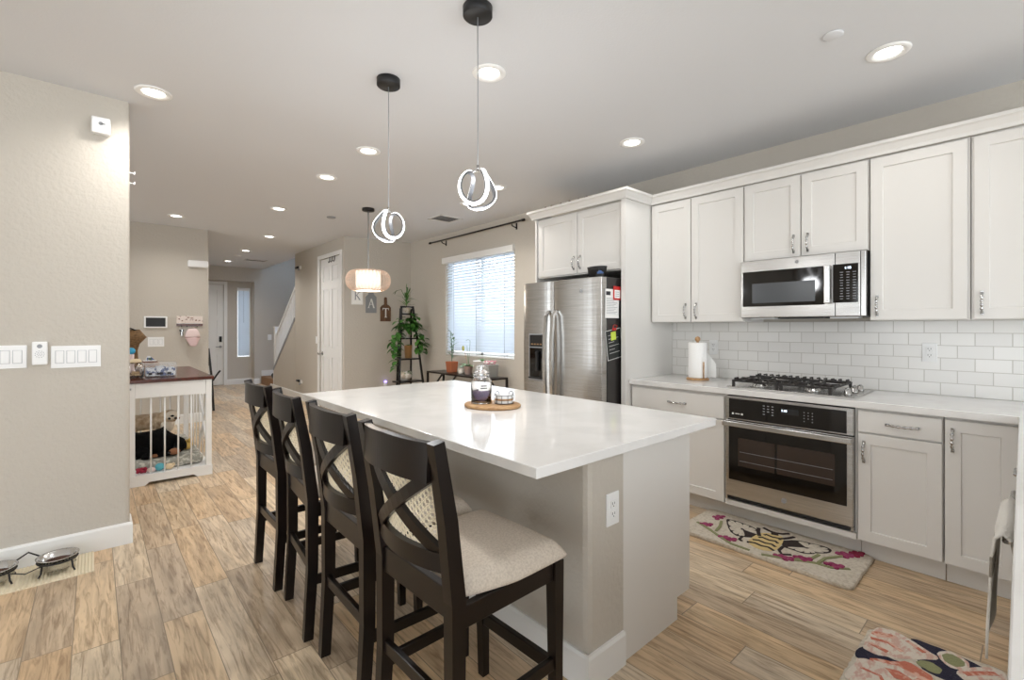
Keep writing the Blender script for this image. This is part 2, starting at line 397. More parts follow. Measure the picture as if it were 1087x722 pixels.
# ------------------------------------------------------------------ object helpers
WP = {}   # world position of each thing's base
def mk(name, bm, m, parent=None, smooth=None, bev=0, sub=0, world=True):
    """links a bmesh as ONE mesh object; coordinates are world unless world=False"""
    if parent is not None and world:
        off = WP.get(parent.name, Vector((0, 0, 0)))
        bmesh.ops.translate(bm, verts=bm.verts, vec=-off)
    me = bpy.data.meshes.new(name); bm.to_mesh(me); bm.free()
    for mm in (m if isinstance(m, (list, tuple)) else [m]): me.materials.append(M[mm])
    if smooth is not None:
        for p in me.polygons: p.use_smooth = smooth
    o = bpy.data.objects.new(name, me); COL.objects.link(o)
    if parent is not None:
        o.parent = parent; WP[o.name] = WP.get(parent.name, Vector((0, 0, 0)))
    if bev:
        b = o.modifiers.new('bevel', 'BEVEL'); b.width = bev; b.segments = 2; b.limit_method = 'ANGLE'
    if sub:
        s = o.modifiers.new('subdiv', 'SUBSURF'); s.levels = sub; s.render_levels = sub
    return o
def thing(name, label, cat, loc=(0, 0, 0), group=None, rotz=0):
    o = bpy.data.objects.new(name, None); COL.objects.link(o); o.location = loc; o.rotation_euler = (0, 0, rotz)
    o.empty_display_size = .05
    WP[o.name] = Vector(loc)
    return tag(o, label, cat, group)
def tag(o, label, cat, group=None):
    o['label'] = label; o['category'] = cat
    if group: o['group'] = group
    return o
def struct(name, bm, m, parent=None, bev=0):
    o = mk(name, bm, m, parent, bev=bev)
    if parent is None: o['kind'] = 'structure'
    return o
def dup(root, loc, rotz=0, label=None, group=None):
    def cp(o, parent):
        c = o.copy(); COL.objects.link(c)
        if parent is not None: c.parent = parent
        for ch in o.children: cp(ch, c)
        return c
    r = cp(root, None); r.location = loc; r.rotation_euler = (0, 0, rotz)
    if label: r['label'] = label
    if group: r['group'] = group
    return r
def solo(name, bm, m, label, cat, group=None, **k):
    """a thing that is a single mesh: origin at its base"""
    xs = [v.co.copy() for v in bm.verts]
    c = Vector(((min(v.x for v in xs) + max(v.x for v in xs)) / 2, (min(v.y for v in xs) + max(v.y for v in xs)) / 2, min(v.z for v in xs)))
    bmesh.ops.translate(bm, verts=bm.verts, vec=-c)
    o = mk(name, bm, m, **k); o.location = c; WP[o.name] = c
    return tag(o, label, cat, group)
def skin(name, verts, edges, radii, m, parent, root=0, sub=2):
    me = bpy.data.meshes.new(name)
    off = WP.get(parent.name, Vector((0, 0, 0)))
    me.from_pydata([Vector(v) - off for v in verts], edges, [])
    me.materials.append(M[m])
    o = bpy.data.objects.new(name, me); COL.objects.link(o); o.parent = parent; WP[o.name] = off
    s = o.modifiers.new('skin', 'SKIN'); s.use_smooth_shade = True
    sv = me.skin_vertices[0].data
    for i, r in enumerate(radii):
        sv[i].radius = (r, r) if not isinstance(r, tuple) else r
        sv[i].use_root = (i == root)
    ss = o.modifiers.new('subdiv', 'SUBSURF'); ss.levels = sub; ss.render_levels = sub
    return o
def textbm(txt, size, depth):
    c = bpy.data.curves.new('letters', 'FONT'); c.body = txt; c.size = size; c.extrude = depth / 2; c.align_x = 'CENTER'; c.align_y = 'CENTER'
    o = bpy.data.objects.new('letters', c); COL.objects.link(o)
    dg = bpy.context.evaluated_depsgraph_get(); me = bpy.data.meshes.new_from_object(o.evaluated_get(dg))
    bm = NB(); bm.from_mesh(me); bpy.data.objects.remove(o); bpy.data.curves.remove(c); bpy.data.meshes.remove(me)
    return bm
def facing(bm, d, loc):
    """turn a bmesh drawn in the XY plane (facing +Z) so it faces direction d ('-x','-y') at loc"""
    if d == '-x': r = Matrix(((0, 0, -1), (-1, 0, 0), (0, 1, 0)))
    elif d == '-y': r = Matrix(((1, 0, 0), (0, 0, -1), (0, 1, 0)))
    bmesh.ops.transform(bm, matrix=Matrix.Translation(loc) @ r.to_4x4(), verts=bm.verts)
    return bm

# ================================================================== SETTING
CH = 2.72; KX = 3.90
b = NB(); box(b, -5, 4.1, -3.4, 13.2, -.08, 0); struct('floor', b, 'floor')
b = NB(); box(b, -5, 3.0, -3.4, 13.2, CH, CH + .15); box(b, 3.0, 4.1, -3.4, 8.3, CH, CH + .15); struct('ceiling', b, 'ceiling')
b = NB(); box(b, -5.15, -5, -3.4, -.6, 0, CH); box(b, -5.15, -5, 2.6, 3.9, 0, CH); box(b, -5.15, -5, -.6, 2.6, 0, .12); box(b, -5.15, -5, -.6, 2.6, 2.3, CH); struct('wall_light_block', b, 'wall')  # unseen side wall added to block daylight; its opening lets some through
# left wall whose end we see, with its rounded drywall corner
b = NB(); prism(b, [(-5, 3.74), (.145, 3.74), (.159, 3.746), (.165, 3.76), (.165, 3.88), (.159, 3.894), (.145, 3.9), (-5, 3.9)], 0, CH, 'z'); struct('wall_left', b, 'wall')
BB = [(0, 0), (.014, 0), (.014, .118), (.009, .13), (0, .13)]
b = NB(); sweep(b, [(-5, 3.74), (.165, 3.74), (.165, 3.90), (-5, 3.9)], BB); struct('baseboard_left', b, 'trim')
# wall behind the crate and the hall beside it
b = NB(); prism(b, [(-5, 7.9), (1.205, 7.9), (1.219, 7.906), (1.225, 7.92), (1.225, 12.3), (1.1, 12.3), (1.1, 8.05), (-5, 8.05)], 0, CH, 'z'); struct('wall_middle', b, 'wall')
b = NB(); sweep(b, [(-5, 7.9), (1.225, 7.9), (1.225, 12.28)], BB); struct('baseboard_middle', b, 'trim')
# kitchen wall with its window opening
wy0, wy1, wz0, wz1 = 4.343, 5.87, .925, 2.36
b = NB()
box(b, KX, KX + .16, -3.4, wy0, 0, CH); box(b, KX, KX + .16, wy1, 12.6, 0, CH); box(b, KX, KX + .16, wy0, wy1, 0, wz0); box(b, KX, KX + .16, wy0, wy1, wz1, CH)
box(b, KX, KX + .16, 7.8, 12.6, CH, 5.3)
struct('wall_right', b, 'wall')
# far wall with the lettered signs, hall wall with the closet door (one solid block)
b = NB()
prism(b, [(2.84, 7.03), (3.9, 6.9), (3.9, 7.2), (3.0, 7.2), (3.0, 9.39), (2.86, 9.39), (2.846, 9.384), (2.84, 9.37), (2.84, 8.06), (2.93, 8.06), (2.93, 7.18), (2.84, 7.18)], 0, 2.47, 'z')
prism(b, [(2.84, 7.03), (3.9, 6.9), (3.9, 7.2), (3.0, 7.2), (3.0, 9.39), (2.86, 9.39), (2.846, 9.384), (2.84, 9.37)], 2.47, CH, 'z')
struct('wall_far', b, 'wall')
b = NB(); sweep(b, [(2.84, 11.0), (2.84, 8.16)], BB); sweep(b, [(2.84, 7.09), (2.84, 7.03), (3.9, 6.9), (3.9, 2.3)], BB); struct('baseboard_far', b, 'trim')
# entry wall: shallow alcove holding the front door and the sidelight
EY, AY = 12.3, 12.55
b = NB()
box(b, 1.1, 2.82, EY, AY + .15, 2.405, 5.3); box(b, 2.82, 4.06, EY, AY + .15, 0, 5.3)
box(b, 1.1, 1.25, EY, AY + .15, 0, 2.405)
box(b, 1.25, 1.34, AY, AY + .15, 0, 2.405); box(b, 1.34, 2.245, AY, AY + .15, 2.33, 2.405)
box(b, 1.25, 2.245, AY + .08, AY + .15, 0, 2.405); box(b, 2.245, 2.515, AY, AY + .15, 0, 2.405); box(b, 2.79, 2.82, AY, AY + .15, 0, 2.405)  # first box is an unseen backing added to stop daylight leaking around the door
box(b, 2.515, 2.79, AY, AY + .15, 0, .63); box(b, 2.515, 2.79, AY, AY + .15, 2.275, 2.405)
struct('wall_entry', b, 'wall')
b = NB(); sweep(b, [(2.31, AY), (2.82, AY), (2.82, EY), (2.93, EY)], BB); struct('baseboard_entry', b, 'trim')
# upper walls of the stairwell (seen only through its opening)
b = NB(); box(b, 2.9, 3.0, 8.3, 12.3, CH + .15, 5.3); box(b, 2.9, 4.06, 8.2, 8.3, CH + .15, 5.3); box(b, 2.9, 4.06, 8.2, 12.7, 5.3, 5.4); struct('wall_stairwell', b, 'wall')

# ---- kitchen window: frame, panes, blinds, valance
win = NB()
for y in (wy0 + .02, (wy0 + wy1) / 2, wy1 - .02): box(win, 3.99, 4.03, y - .025, y + .025, wz0, wz1)
box(win, 3.99, 4.03, wy0, wy1, wz0, wz0 + .05); box(win, 3.99, 4.03, wy0, wy1, wz1 - .05, wz1)
win = struct('window_1', win, 'trim')
b = NB(); box(b, 4.008, 4.012, wy0, wy1, wz0, wz1); mk('pane', b, 'pane', win)
def slats(bm, a0, a1, z0, z1, c, axis, pitch, w, tilt, mi=0):
    n = int((z1 - z0) / pitch)
    for i in range(n + 1):
        z = z1 - i * pitch; dx = w / 2 * math.cos(tilt); dz = w / 2 * math.sin(tilt)
        t = .0014
        quad = [(c - dx, z - dz - t), (c + dx, z + dz - t), (c + dx, z + dz + t), (c - dx, z - dz + t)]
        prism(bm, quad, a0, a1, 'y' if axis == 'y' else 'x', mi)
b = NB(); slats(b, wy0 + .006, wy1 - .006, wz0 + .05, wz1 - .1, 3.935, 'y', .0415, .05, math.radians(50)); mk('blind_slats', b, 'blind', win)
b = NB(); box(b, 3.915, 3.96, wy0 + .006, wy1 - .006, wz0 + .005, wz0 + .025, .004); mk('blind_rail', b, 'white', win)
b = NB()
for y in (wy0 + .2, (wy0 + wy1) / 2 + .03, wy1 - .2):
    for x in (3.908, 3.962): cyl(b, (x, y, wz0 + .02), (x, y, wz1 - .08), .0018, seg=5)
mk('blind_cords', b, 'inkl', win)
b = NB(); box(b, 3.862, 3.96, wy0 - .012, wy1 + .05, wz1 - .085, wz1 + .0, .006); mk('valance', b, 'trim', win)
# ---- entry sidelight
sl = NB(); 
for x in (2.521, 2.784): box(sl, x - .006, x + .006, AY + .03, AY + .08, .63, 2.275)
for z in (.64, 2.265): box(sl, 2.515, 2.79, AY + .03, AY + .08, z - .01, z + .01)
sl = struct('window_2', sl, 'trim')
b = NB(); box(b, 2.52, 2.785, AY + .05, AY + .054, .63, 2.275); mk('pane', b, 'pane', sl)
b = NB(); slats(b, 2.531, 2.774, .66, 2.2, AY + .025, 'x', .04, .046, math.radians(-60)); mk('blind_slats', b, 'blind', sl)
b = NB(); box(b, 2.526, 2.779, AY - .005, AY + .05, 2.2, 2.262, .003); mk('valance', b, 'white', sl)
b = NB(); cyl(b, (2.65, AY + .0, 1.45), (2.65, AY + .0, 2.2), .003, seg=6); mk('tilt_wand', b, 'greyp', sl)

# ---- panelled doors
def panel_door(bm, u0, u1, z0, z1, rows, cols, put, th=.035, rail=.1):
    """slab with recessed panels, each with a raised field; put(u, z, depth) -> world point"""
    def bx(a0, a1, c0, c1, d0, d1):
        p = [put(a0, c0, d0), put(a1, c1, d1)]
        box(bm, p[0][0], p[1][0], p[0][1], p[1][1], p[0][2], p[1][2])
    bx(u0, u1, z0, z1, .016, th)
    W_ = u1 - u0; cw = (W_ - rail * (cols + 1)) / cols
    for i in range(cols + 1):
        a = u0 + i * (cw + rail); bx(a, a + rail, z0, z1, 0, .016)
    edges = [z0] + [e for r in rows for e in r] + [z1]
    for k in range(0, len(edges), 2): bx(u0 + rail, u1 - rail, edges[k], edges[k+1], .0002, .016)
    for i in range(cols):
        a = u0 + rail + i * (cw + rail)
        for r0, r1 in rows: bx(a + .03, a + cw - .03, r0 + .03, r1 - .03, .006, .016)
# front door (door_1) with casing, lock and lever
d = NB(); panel_door(d, 1.35, 2.235, .01, 2.32, [(.22, .72), (.92, 1.5), (1.62, 2.2)], 2, lambda u, z, t: (u, AY + .03 + t, z), rail=.12)
d1 = struct('door_1', d, 'trim')
b = NB(); box(b, 2.235, 2.31, AY - .02, AY - .0005, 0, 2.395, .004); box(b, 1.27, 2.235, AY - .02, AY - .0005, 2.325, 2.395, .004); box(b, 1.27, 1.345, AY - .02, AY - .0005, 0, 2.325, .004); mk('door_frame', b, 'trim', d1)
b = NB(); box(b, 2.15, 2.205, AY + .005, AY + .03, 1.0, 1.13, .006); mk('keypad_lock', b, 'black', d1)
b = NB(); cyl(b, (2.178, AY + .03, .89), (2.178, AY - .02, .89), .012); cyl(b, (2.178, AY + .03, .89), (2.178, AY + .02, .89), .03); box(b, 2.08, 2.19, AY - .03, AY - .015, .88, .9, .004); mk('door_handle', b, 'greyp', d1)
# closet door (door_2)
d = NB(); panel_door(d, 7.19, 8.05, .01, 2.46, [(.25, .85), (1.0, 1.95), (2.08, 2.33)], 2, lambda u, z, t: (2.852 + t, u, z), rail=.11)
d2 = struct('door_2', d, 'trim')
b = NB(); box(b, 2.822, 2.8395, 7.105, 7.182, 0, 2.53, .004); box(b, 2.822, 2.8395, 8.058, 8.135, 0, 2.53, .004); box(b, 2.822, 2.8395, 7.182, 8.058, 2.466, 2.53, .004); mk('door_frame', b, 'trim', d2)
b = NB(); cyl(b, (2.852, 7.97, .9), (2.80, 7.97, .9), .012); lathe(b, [(0, -.022), (.02, -.016), (.027, 0), (.02, .016), (0, .022)], (2.79, 7.97, .9), 16); cyl(b, (2.852, 7.97, .9), (2.846, 7.97, .9), .032); mk('door_knob', b, 'chrome', d2)
for z in (.25, 1.2, 2.2):
    b = NB(); cyl(b, (2.846, 7.186, z - .05), (2.846, 7.186, z + .05), .008); mk('hinge', b, 'greyp', d2)

# ---- stairs: landing, flight, spindle railing
st = NB()
box(st, 2.96, 3.89, 11.0, 12.27, .0, .18)
st = struct('stair_landing', st, 'carpet')
b = NB()
pts = [(11.0, .18)]
y, z = 11.0, .18
for k in range(10):
    z += .185; pts.append((y, z)); y -= .262; pts.append((y, z))
pts += [(y, z - .5), (11.0, 0)]
prism(b, pts, 3.02, 3.89, 'x'); o = struct('stair_flight', b, 'carpet')
b = NB(); sweep(b, [(2.97, EY), (3.89, EY)], [(0, .185), (.014, .185), (.014, .315), (0, .315)]); struct('trim_1', b, 'trim')
# knee wall under the railing (sloping top), white skirt board, balusters, handrail, newel
s0, s1 = (10.79, .43), (9.395, 1.46)
sl_ = (s1[1] - s0[1]) / (s0[0] - s1[0])
b = NB(); prism(b, [(10.79, 0), (9.4, 0), (9.4, 1.46), (10.79, .43)], 2.842, 2.94, 'x'); struct('wall_stairs', b, 'wall')
rl = NB(); prism(rl, [(10.79, .431), (9.4, 1.461), (9.4, 1.52), (10.79, .49)], 2.832, 2.95, 'x')
rl = struct('stair_railing', rl, 'greyp')
for k in range(14):
    y = 10.66 - k * .093; z0 = .49 + (10.79 - y) * sl_; b = NB(); box(b, 2.872, 2.912, y - .02, y + .02, z0 - .02, z0 + .66); mk('baluster', b, 'trim', rl)
b = NB(); prism(b, [(10.72, 1.13), (9.4, 2.11), (9.4, 2.16), (10.72, 1.18)], 2.86, 2.925, 'x'); mk('handrail', b, 'trim', rl)
b = NB(); box(b, 2.845, 2.94, 10.7, 10.795, .48, 1.33, .004); box(b, 2.835, 2.95, 10.69, 10.805, 1.33, 1.355, .004); mk('newel_post', b, 'trim', rl)
b = NB(); box(b, 2.842, 2.945, 10.795, 10.83, 0, .47); mk('newel_base', b, 'trim', rl)

# ================================================================== KITCHEN
CF = 3.24   # face plane of the base cabinets
UF = 3.53   # face plane of the wall cabinets
def shaker(bm, y0, y1, z0, z1, xf, fr=.058, th=.019, rec=.009):
    """shaker door facing -X"""
    def ring(x, i): return [bm.verts.new(p) for p in ((x, y0+i, z0+i), (x, y1-i, z0+i), (x, y1-i, z1-i), (x, y0+i, z1-i))]
    a = ring(xf + th, 0); b = ring(xf + .0015, 0); c = ring(xf, .0015); d = ring(xf, fr); e = ring(xf + rec, fr + .003)
    fs = [bm.faces.new(a), bm.faces.new(e)]
    for p, q in ((a, b), (b, c), (c, d), (d, e)):
        for k in range(4): fs.append(bm.faces.new((p[k], p[(k+1) % 4], q[(k+1) % 4], q[k])))
    bmesh.ops.recalc_face_normals(bm, faces=fs)
    return bm
def pull(name, parent, y, z, xf, vertical=True, L=.105):
    """bow pull with a twisted grip and two flat feet"""
    b = NB(); n = 22; pts = []; h = L / 2
    for i in range(n + 1):
        t = i / n; s = -h + L * t; out = .004 + .026 * math.sin(PI * t) ** .55
        pts.append((xf - out, y, z + s) if vertical else (xf - out, y + s, z))
    rr = [.0062 + .0022 * math.cos(i / n * PI * 10) for i in range(n + 1)]
    tube(b, pts, rr, 8)
    for s in (-h, h):
        if vertical: box(b, xf - .008, xf - .0003, y - .007, y + .007, z + s - .011, z + s + .011, .002)
        else: box(b, xf - .008, xf - .0003, y + s - .011, y + s + .011, z - .007, z + .007, .002)
    return mk(name, b, 'chrome', parent)
def carcass(bm, y0, y1, z0, z1, xf, xb):
    box(bm, xf + .0195, xb, y0, y1, z0, z1)
G = .0018
def door(parent, y0, y1, z0, z1, xf, hy, hz):
    b = NB(); shaker(b, y0 + G, y1 - G, z0, z1, xf); d = mk('door', b, 'cab', parent); pull('handle', d, hy, hz, xf); return d
def drawer(parent, y0, y1, z0, z1, xf):
    b = NB(); box(b, xf, xf + .019, y0 + G, y1 - G, z0, z1, .0015); d = mk('drawer', b, 'cab', parent); pull('handle', d, (y0 + y1) / 2 - .02, (z0 + z1) / 2 - .004, xf, False, .13); return d
def kick(parent, y0, y1):
    b = NB(); box(b, CF + .105, CF + .12, y0, y1, 0, .118); mk('toe_kick', b, 'cab', parent)

# ---- fridge end panel and over-fridge cabinet
t = thing('end_panel', 'tall white panel closing the cabinet run beside the refrigerator', 'cabinet panel', (3.53, 2.22, 0))
b = NB(); box(b, 3.17, KX - .002, 2.203, 2.237, 0, 2.362); mk('panel', b, 'cab', t)
b = NB(); box(b, 3.165, 3.1695, 2.2, 2.24, 0, 2.362); mk('edge_strip', b, 'cab', t)
t = thing('refrigerator_cabinet', 'white two-door cabinet above the refrigerator', 'cabinet', (3.5, 2.72, 1.8))
b = NB(); carcass(b, 2.239, 3.23, 1.80, 2.362, 3.2, KX - .002); mk('body', b, 'cab', t)
b = NB(); box(b, 3.19, KX - .002, 3.231, 3.25, 1.3, 2.362); mk('side_panel', b, 'cab', t)
door(t, 2.252, 2.728, 1.81, 2.35, 3.2, 2.768 - .075, 1.905); door(t, 2.732, 3.222, 1.81, 2.35, 3.2, 2.768, 1.905)
CR = [(0, 0), (.012, 0), (.016, .018), (.034, .048), (.048, .056), (.048, .074), (0, .074)]
def crown(path, z0): bm = NB(); return sweep(bm, path, [(a, z0 + c) for a, c in CR])
struct('trim_3', crown([(KX - .003, 3.251), (3.166, 3.251), (3.166, 2.201), (UF, 2.201), (UF, -.25)], 2.363), 'cab')

# ---- wall cabinets
def wallcab(label, y0, y1, z0, doors, loc_z, group='wall cabinets above the worktop'):
    t = thing('wall_cabinet', label, 'cabinet', (3.7, (y0 + y1) / 2, z0), group)
    b = NB(); carcass(b, y0 + .001, y1 - .001, z0, 2.362, UF, KX - .002); mk('body', b, 'cab', t)
    for a, c, hy in doors: door(t, a, c, z0 + .004, 2.352, UF, hy, loc_z)
    return t
wallcab('tall white two-door wall cabinet between refrigerator panel and microwave', 1.434, 2.2, 1.372, [(1.438, 1.838, 1.838 - .042), (1.842, 2.19, 1.842 + .042)], 1.46)
wallcab('short white two-door wall cabinet directly above the microwave', .697, 1.432, 1.803, [(.70, 1.064, 1.064 - .04), (1.068, 1.43, 1.068 + .04)], 1.893)
wallcab('white single-door wall cabinet just right of the microwave', .252, .695, 1.372, [(.262, .69, .69 - .035), ], 1.46)
wallcab('white single-door wall cabinet at the right edge, farthest from the refrigerator', -.25, .25, 1.372, [(-.24, .24, .24 - .032), ], 1.46)

# ---- base cabinets
def basecab(label, y0, y1):
    t = thing('base_cabinet', label, 'cabinet', (3.55, (y0 + y1) / 2, 0), 'base cabinets under the back worktop')
    b = NB(); carcass(b, y0 + .001, y1 - .001, .12, .874, CF, KX - .002); mk('body', b, 'cab', t); kick(t, y0 + .001, y1 - .001); return t
t = basecab('white base cabinet with wide drawer left of the oven', 1.442, 2.2)
drawer(t, 1.447, 2.19, .70, .852, CF)
door(t, 1.447, 1.905, .128, .688, CF, 1.905 - .04, .6); door(t, 1.908, 2.19, .128, .688, CF, 1.908 + .04, .6)
t = basecab('white base cabinet with drawer and door right of the oven', .331, .695)
drawer(t, .334, .692, .742, .86, CF); door(t, .334, .692, .128, .732, CF, .692 - .03, .63)
t = basecab('white full-height-door base cabinet in the right corner', .06, .329)
door(t, .066, .326, .128, .86, CF, .326 - .03, .76)
t = thing('oven_cabinet', 'white cabinet housing around the built-in oven', 'cabinet', (3.55, 1.07, 0))
b = NB(); box(b, CF + .02, KX - .002, 1.43, 1.441, .12, .874); box(b, CF + .02, KX - .002, .696, .707, .12, .874); box(b, CF + .02, KX - .002, .707, 1.43, .12, .14); box(b, 3.85, KX - .002, .707, 1.43, .14, .874); mk('body', b, 'cab', t)
b = NB(); box(b, CF, CF + .019, .697, 1.441, .122, .158, .0015); mk('rail', b, 'cab', t); kick(t, .697, 1.441)

# ---- worktop (one continuous L) and backsplash
b = NB()
prism(b, [(3.215, 2.2), (3.215, .067), (.55, .022), (.55, -.62), (KX - .012, -.62), (KX - .012, 2.2)], .876, .914, 'z')
tag(mk('kitchen_worktop', b, 'quartz', bev=.003), 'white quartz L-shaped worktop along the kitchen wall under the cooktop', 'countertop')
b = NB(); box(b, KX - .0105, KX - .0005, -.6, 2.201, .9145, 1.371); struct('trim_2', b, 'tile')

# ---- sink run at the right edge: cabinet, dishwasher, towel
t = thing('base_cabinet', 'white base cabinet with small pulls under the near worktop at right edge', 'cabinet', (2.6, -.25, 0), 'base cabinets under the near worktop')
b = NB(); box(b, 2.2, 3.2, -.6, .015, .12, .874); mk('body', b, 'cab', t)
b = NB(); box(b, 2.2, 3.2, -.58, -.06, 0, .118); mk('toe_kick', b, 'cab', t)
for z0, z1 in ((.13, .70), (.71, .86)):
    b = NB(); box(b, 2.205, 3.19, .016, .034, z0, z1, .002); d = mk('drawer', b, 'cab', t)
    h = NB(); zc = .79 if z0 > .5 else .68; tube(h, [(2.52, .034, zc), (2.52, .062, zc), (2.62, .062, zc), (2.62, .034, zc)], .006); mk('handle', h, 'chrome', d)
t = thing('dishwasher', 'dark-fronted dishwasher under the near worktop at right edge', 'dishwasher', (1.85, -.25, 0))
b = NB(); box(b, 1.55, 2.19, -.58, .01, .1, .872); mk('body', b, 'black', t)
b = NB(); box(b, 1.555, 2.185, .011, .036, .11, .868, .004); d = mk('door', b, 'steel', t)
b = NB(); box(b, 1.58, 2.16, -.56, -.05, 0, .099); mk('toe_kick', b, 'black', t)
b = NB(); tube(b, [(1.62, .034, .82), (1.62, .056, .82), (2.12, .056, .82), (2.12, .034, .82)], .006); mk('handle', b, 'steel_h', d)
b = NB(); box(b, .56, 1.54, -.6, .012, .12, .874); t = thing('base_cabinet', 'white base cabinet nearest the camera under the near worktop, mostly out of view', 'cabinet', (1.05, -.25, 0), 'base cabinets under the near worktop'); mk('body', b, 'cab', t)
b = NB(); box(b, .56, 1.54, -.58, -.05, 0, .119); mk('toe_kick', b, 'cab', t)
# towel folded over the dishwasher handle
b = NB()
def cloth(bm, x0, x1, prof, th, mi=0, wob=.003, n=14):
    rows = []
    for i in range(n + 1):
        x = x0 + (x1 - x0) * i / n; r = []
        for k, (y, z) in enumerate(prof):
            dy = wob * math.sin(i * .5 + k * .5) * min(1, k / 3)
            r.append(bm.verts.new((x + .004 * math.sin(k * 1.1), y + dy, z + .006 * math.sin(i * .45) * (1 if k in (0, len(prof)-1) else 0))))
        rows.append(r)
    for A, B in zip(rows, rows[1:]):
        for k in range(len(prof) - 1):
            f = bm.faces.new((A[k], B[k], B[k+1], A[k+1])); f.smooth = True; f.material_index = mi if k in (2, 6) else 1 - mi
cloth(b, 1.60, 1.97, [(.040, .66), (.040, .72), (.041, .79), (.045, .826), (.056, .838), (.069, .826), (.076, .78), (.079, .73), (.082, .68), (.084, .63), (.086, .58), (.086, .535)], .004)
o = solo('hand_towel', b, ['towelg', 'towel'], 'white and grey towel hanging over the dishwasher handle at right edge', 'towel')
so = o.modifiers.new('thick', 'SOLIDIFY'); so.thickness = .005; so.offset = 1

# ---- wall oven
t = thing('wall_oven', 'built-in stainless steel oven with black glass door and control panel', 'oven', (3.5, 1.07, .16))
OX = 3.222; oy0, oy1 = .708, 1.429
b = NB(); box(b, OX + .03, 3.84, oy0, oy1, .165, .868); mk('body', b, 'black', t)
b = NB(); box(b, OX + .004, OX + .03, oy0, oy1, .712, .866, .002); o = mk('control_panel', b, 'steel', t)
g = NB(); box(g, OX + .0005, OX + .0038, oy0 + .032, oy1 - .022, .72, .85); gp = mk('control_glass', g, 'blackglass', o)
g = NB(); box(g, OX - .0006, OX + .0003, .985, 1.085, .788, .822); mk('display', g, 'black', gp)
g = textbm('1:18', .019, .0006); facing(g, '-x', (OX - .0012, 1.066, .808)); mk('clock_digits', g, 'digit', gp)
g = NB()
for r in range(4):
    for c in range(3):
        if (r, c) == (3, 1): continue
        y = 1.185 - c * .026; z = .824 - r * .018; box(g, OX - .0003, OX + .0003, y - .006, y + .006, z - .002, z + .003)
        y = .955 - c * .022; box(g, OX - .0003, OX + .0003, y - .003, y + .003, z - .014, z - .009)
mk('touch_marks', g, 'inkl', gp)
for a_, c_, e_, f_ in ((1.375, 1.387, .745, .757), (1.335, 1.365, .749, .754), (1.315, 1.327, .745, .757)):
    g = NB(); box(g, OX - .0003, OX + .0003, a_, c_, e_, f_); mk('status_mark', g, 'chalk', gp)
b = NB(); box(b, OX, OX + .0295, oy0, oy1, .192, .705, .003); d = mk('door', b, 'steel', t)
g = NB(); box(g, OX - .004, OX - .0005, oy0 + .03, oy1 - .022, .305, .668, .001); gw = mk('door_glass', g, 'blackglass', d)
g = NB(); box(g, OX - .0048, OX - .0042, .795, 1.105, .405, .592); box(g, OX - .0048, OX - .0042, 1.118, 1.345, .405, .592)
mk('oven_window', g, 'ovenwin', gw)
g = NB()
for z in (.44, .5): tube(g, [(OX - .0052, 1.335, z), (OX - .0052, .805, z)], .0012, 6)
mk('rack', g, 'greyp', gw)
g = NB(); box(g, OX - .052, OX - .036, oy0 - .004, oy1 + .004, .671, .704, .004)
for y in (oy0 + .012, oy1 - .012): box(g, OX - .036, OX - .0002, y - .012, y + .012, .676, .702, .002)
mk('handle', g, 'steel_h', d)
def badge(parent, x, y, z, r):
    g = NB(); cyl(g, (x + .001, y, z), (x - .002, y, z), r, seg=28); o = mk('badge', g, 'greyp', parent)
    g = NB(); tube(g, [(x - .0022, y + r * .92 * math.cos(a * PI / 14), z + r * .92 * math.sin(a * PI / 14)) for a in range(28)], r * .09, 6, closed=True)
    for s in (1, -1):   # two scrolled initials
        tube(g, [(x - .0022, y + s * r * .3 + r * .3 * math.cos(k * .5) * (1 - k * .03), z + r * .45 * math.sin(k * .5) * (1 - k * .02)) for k in range(11)], r * .07, 6)
    mk('badge_emblem', g, 'steel_h', o)
badge(d, OX - .0005, 1.067, .246, .017)
b = NB(); box(b, OX + .006, OX + .0295, oy0 + .012, oy1 - .012, .17, .188, .001); mk('bottom_vent', b, 'black', t)
b = NB(); box(b, OX + .001, OX + .0295, oy0, oy0 + .011, .166, .19); box(b, OX + .001, OX + .0295, oy1 - .011, oy1, .166, .19); mk('corner_trim', b, 'steel', t)

# ---- microwave
t = thing('microwave', 'stainless steel over-the-range microwave with black door window and keypad', 'microwave', (3.68, 1.065, 1.39))
MX = 3.47; my0, my1 = .699, 1.43
b = NB(); box(b, MX + .03, KX - .012, my0, my1, 1.398, 1.8); mk('body', b, 'black', t)
b = NB(); box(b, MX, MX + .0295, .858, my1, 1.4, 1.798, .003); d = mk('door', b, 'steel', t)
g = NB(); box(g, MX - .003, MX - .0003, .912, my1 - .014, 1.476, 1.722, .001); gw = mk('door_glass', g, 'blackglass', d)
g = NB(); box(g, MX - .0036, MX - .0031, .965, 1.352, 1.5, 1.636); mk('door_window', g, 'mwwin', gw)
g = NB(); box(g, MX - .04, MX - .026, .876, .909, 1.482, 1.722, .004)
for z in (1.497, 1.707): box(g, MX - .028, MX - .0003, .88, .905, z - .01, z + .01, .002)
mk('handle', g, 'steel_h', d)
badge(d, MX - .0003, 1.071, 1.765, .013)
b = NB(); box(b, MX, MX + .0295, my0 + .028, .856, 1.4, 1.798, .003); cp = mk('control_panel', b, 'steel', t)
b = NB(); box(b, MX + .001, MX + .0295, my0, my0 + .026, 1.4, 1.798, .003); mk('side_trim', b, 'steel_h', t)
g = NB(); box(g, MX - .0025, MX - .0003, .737, .868, 1.484, 1.724, .001); kp = mk('keypad_glass', g, 'blackglass', cp)
g = textbm('1:18', .02, .0006); facing(g, '-x', (MX - .0031, .79, 1.698)); mk('clock_digits', g, 'digit', kp)
g = NB()
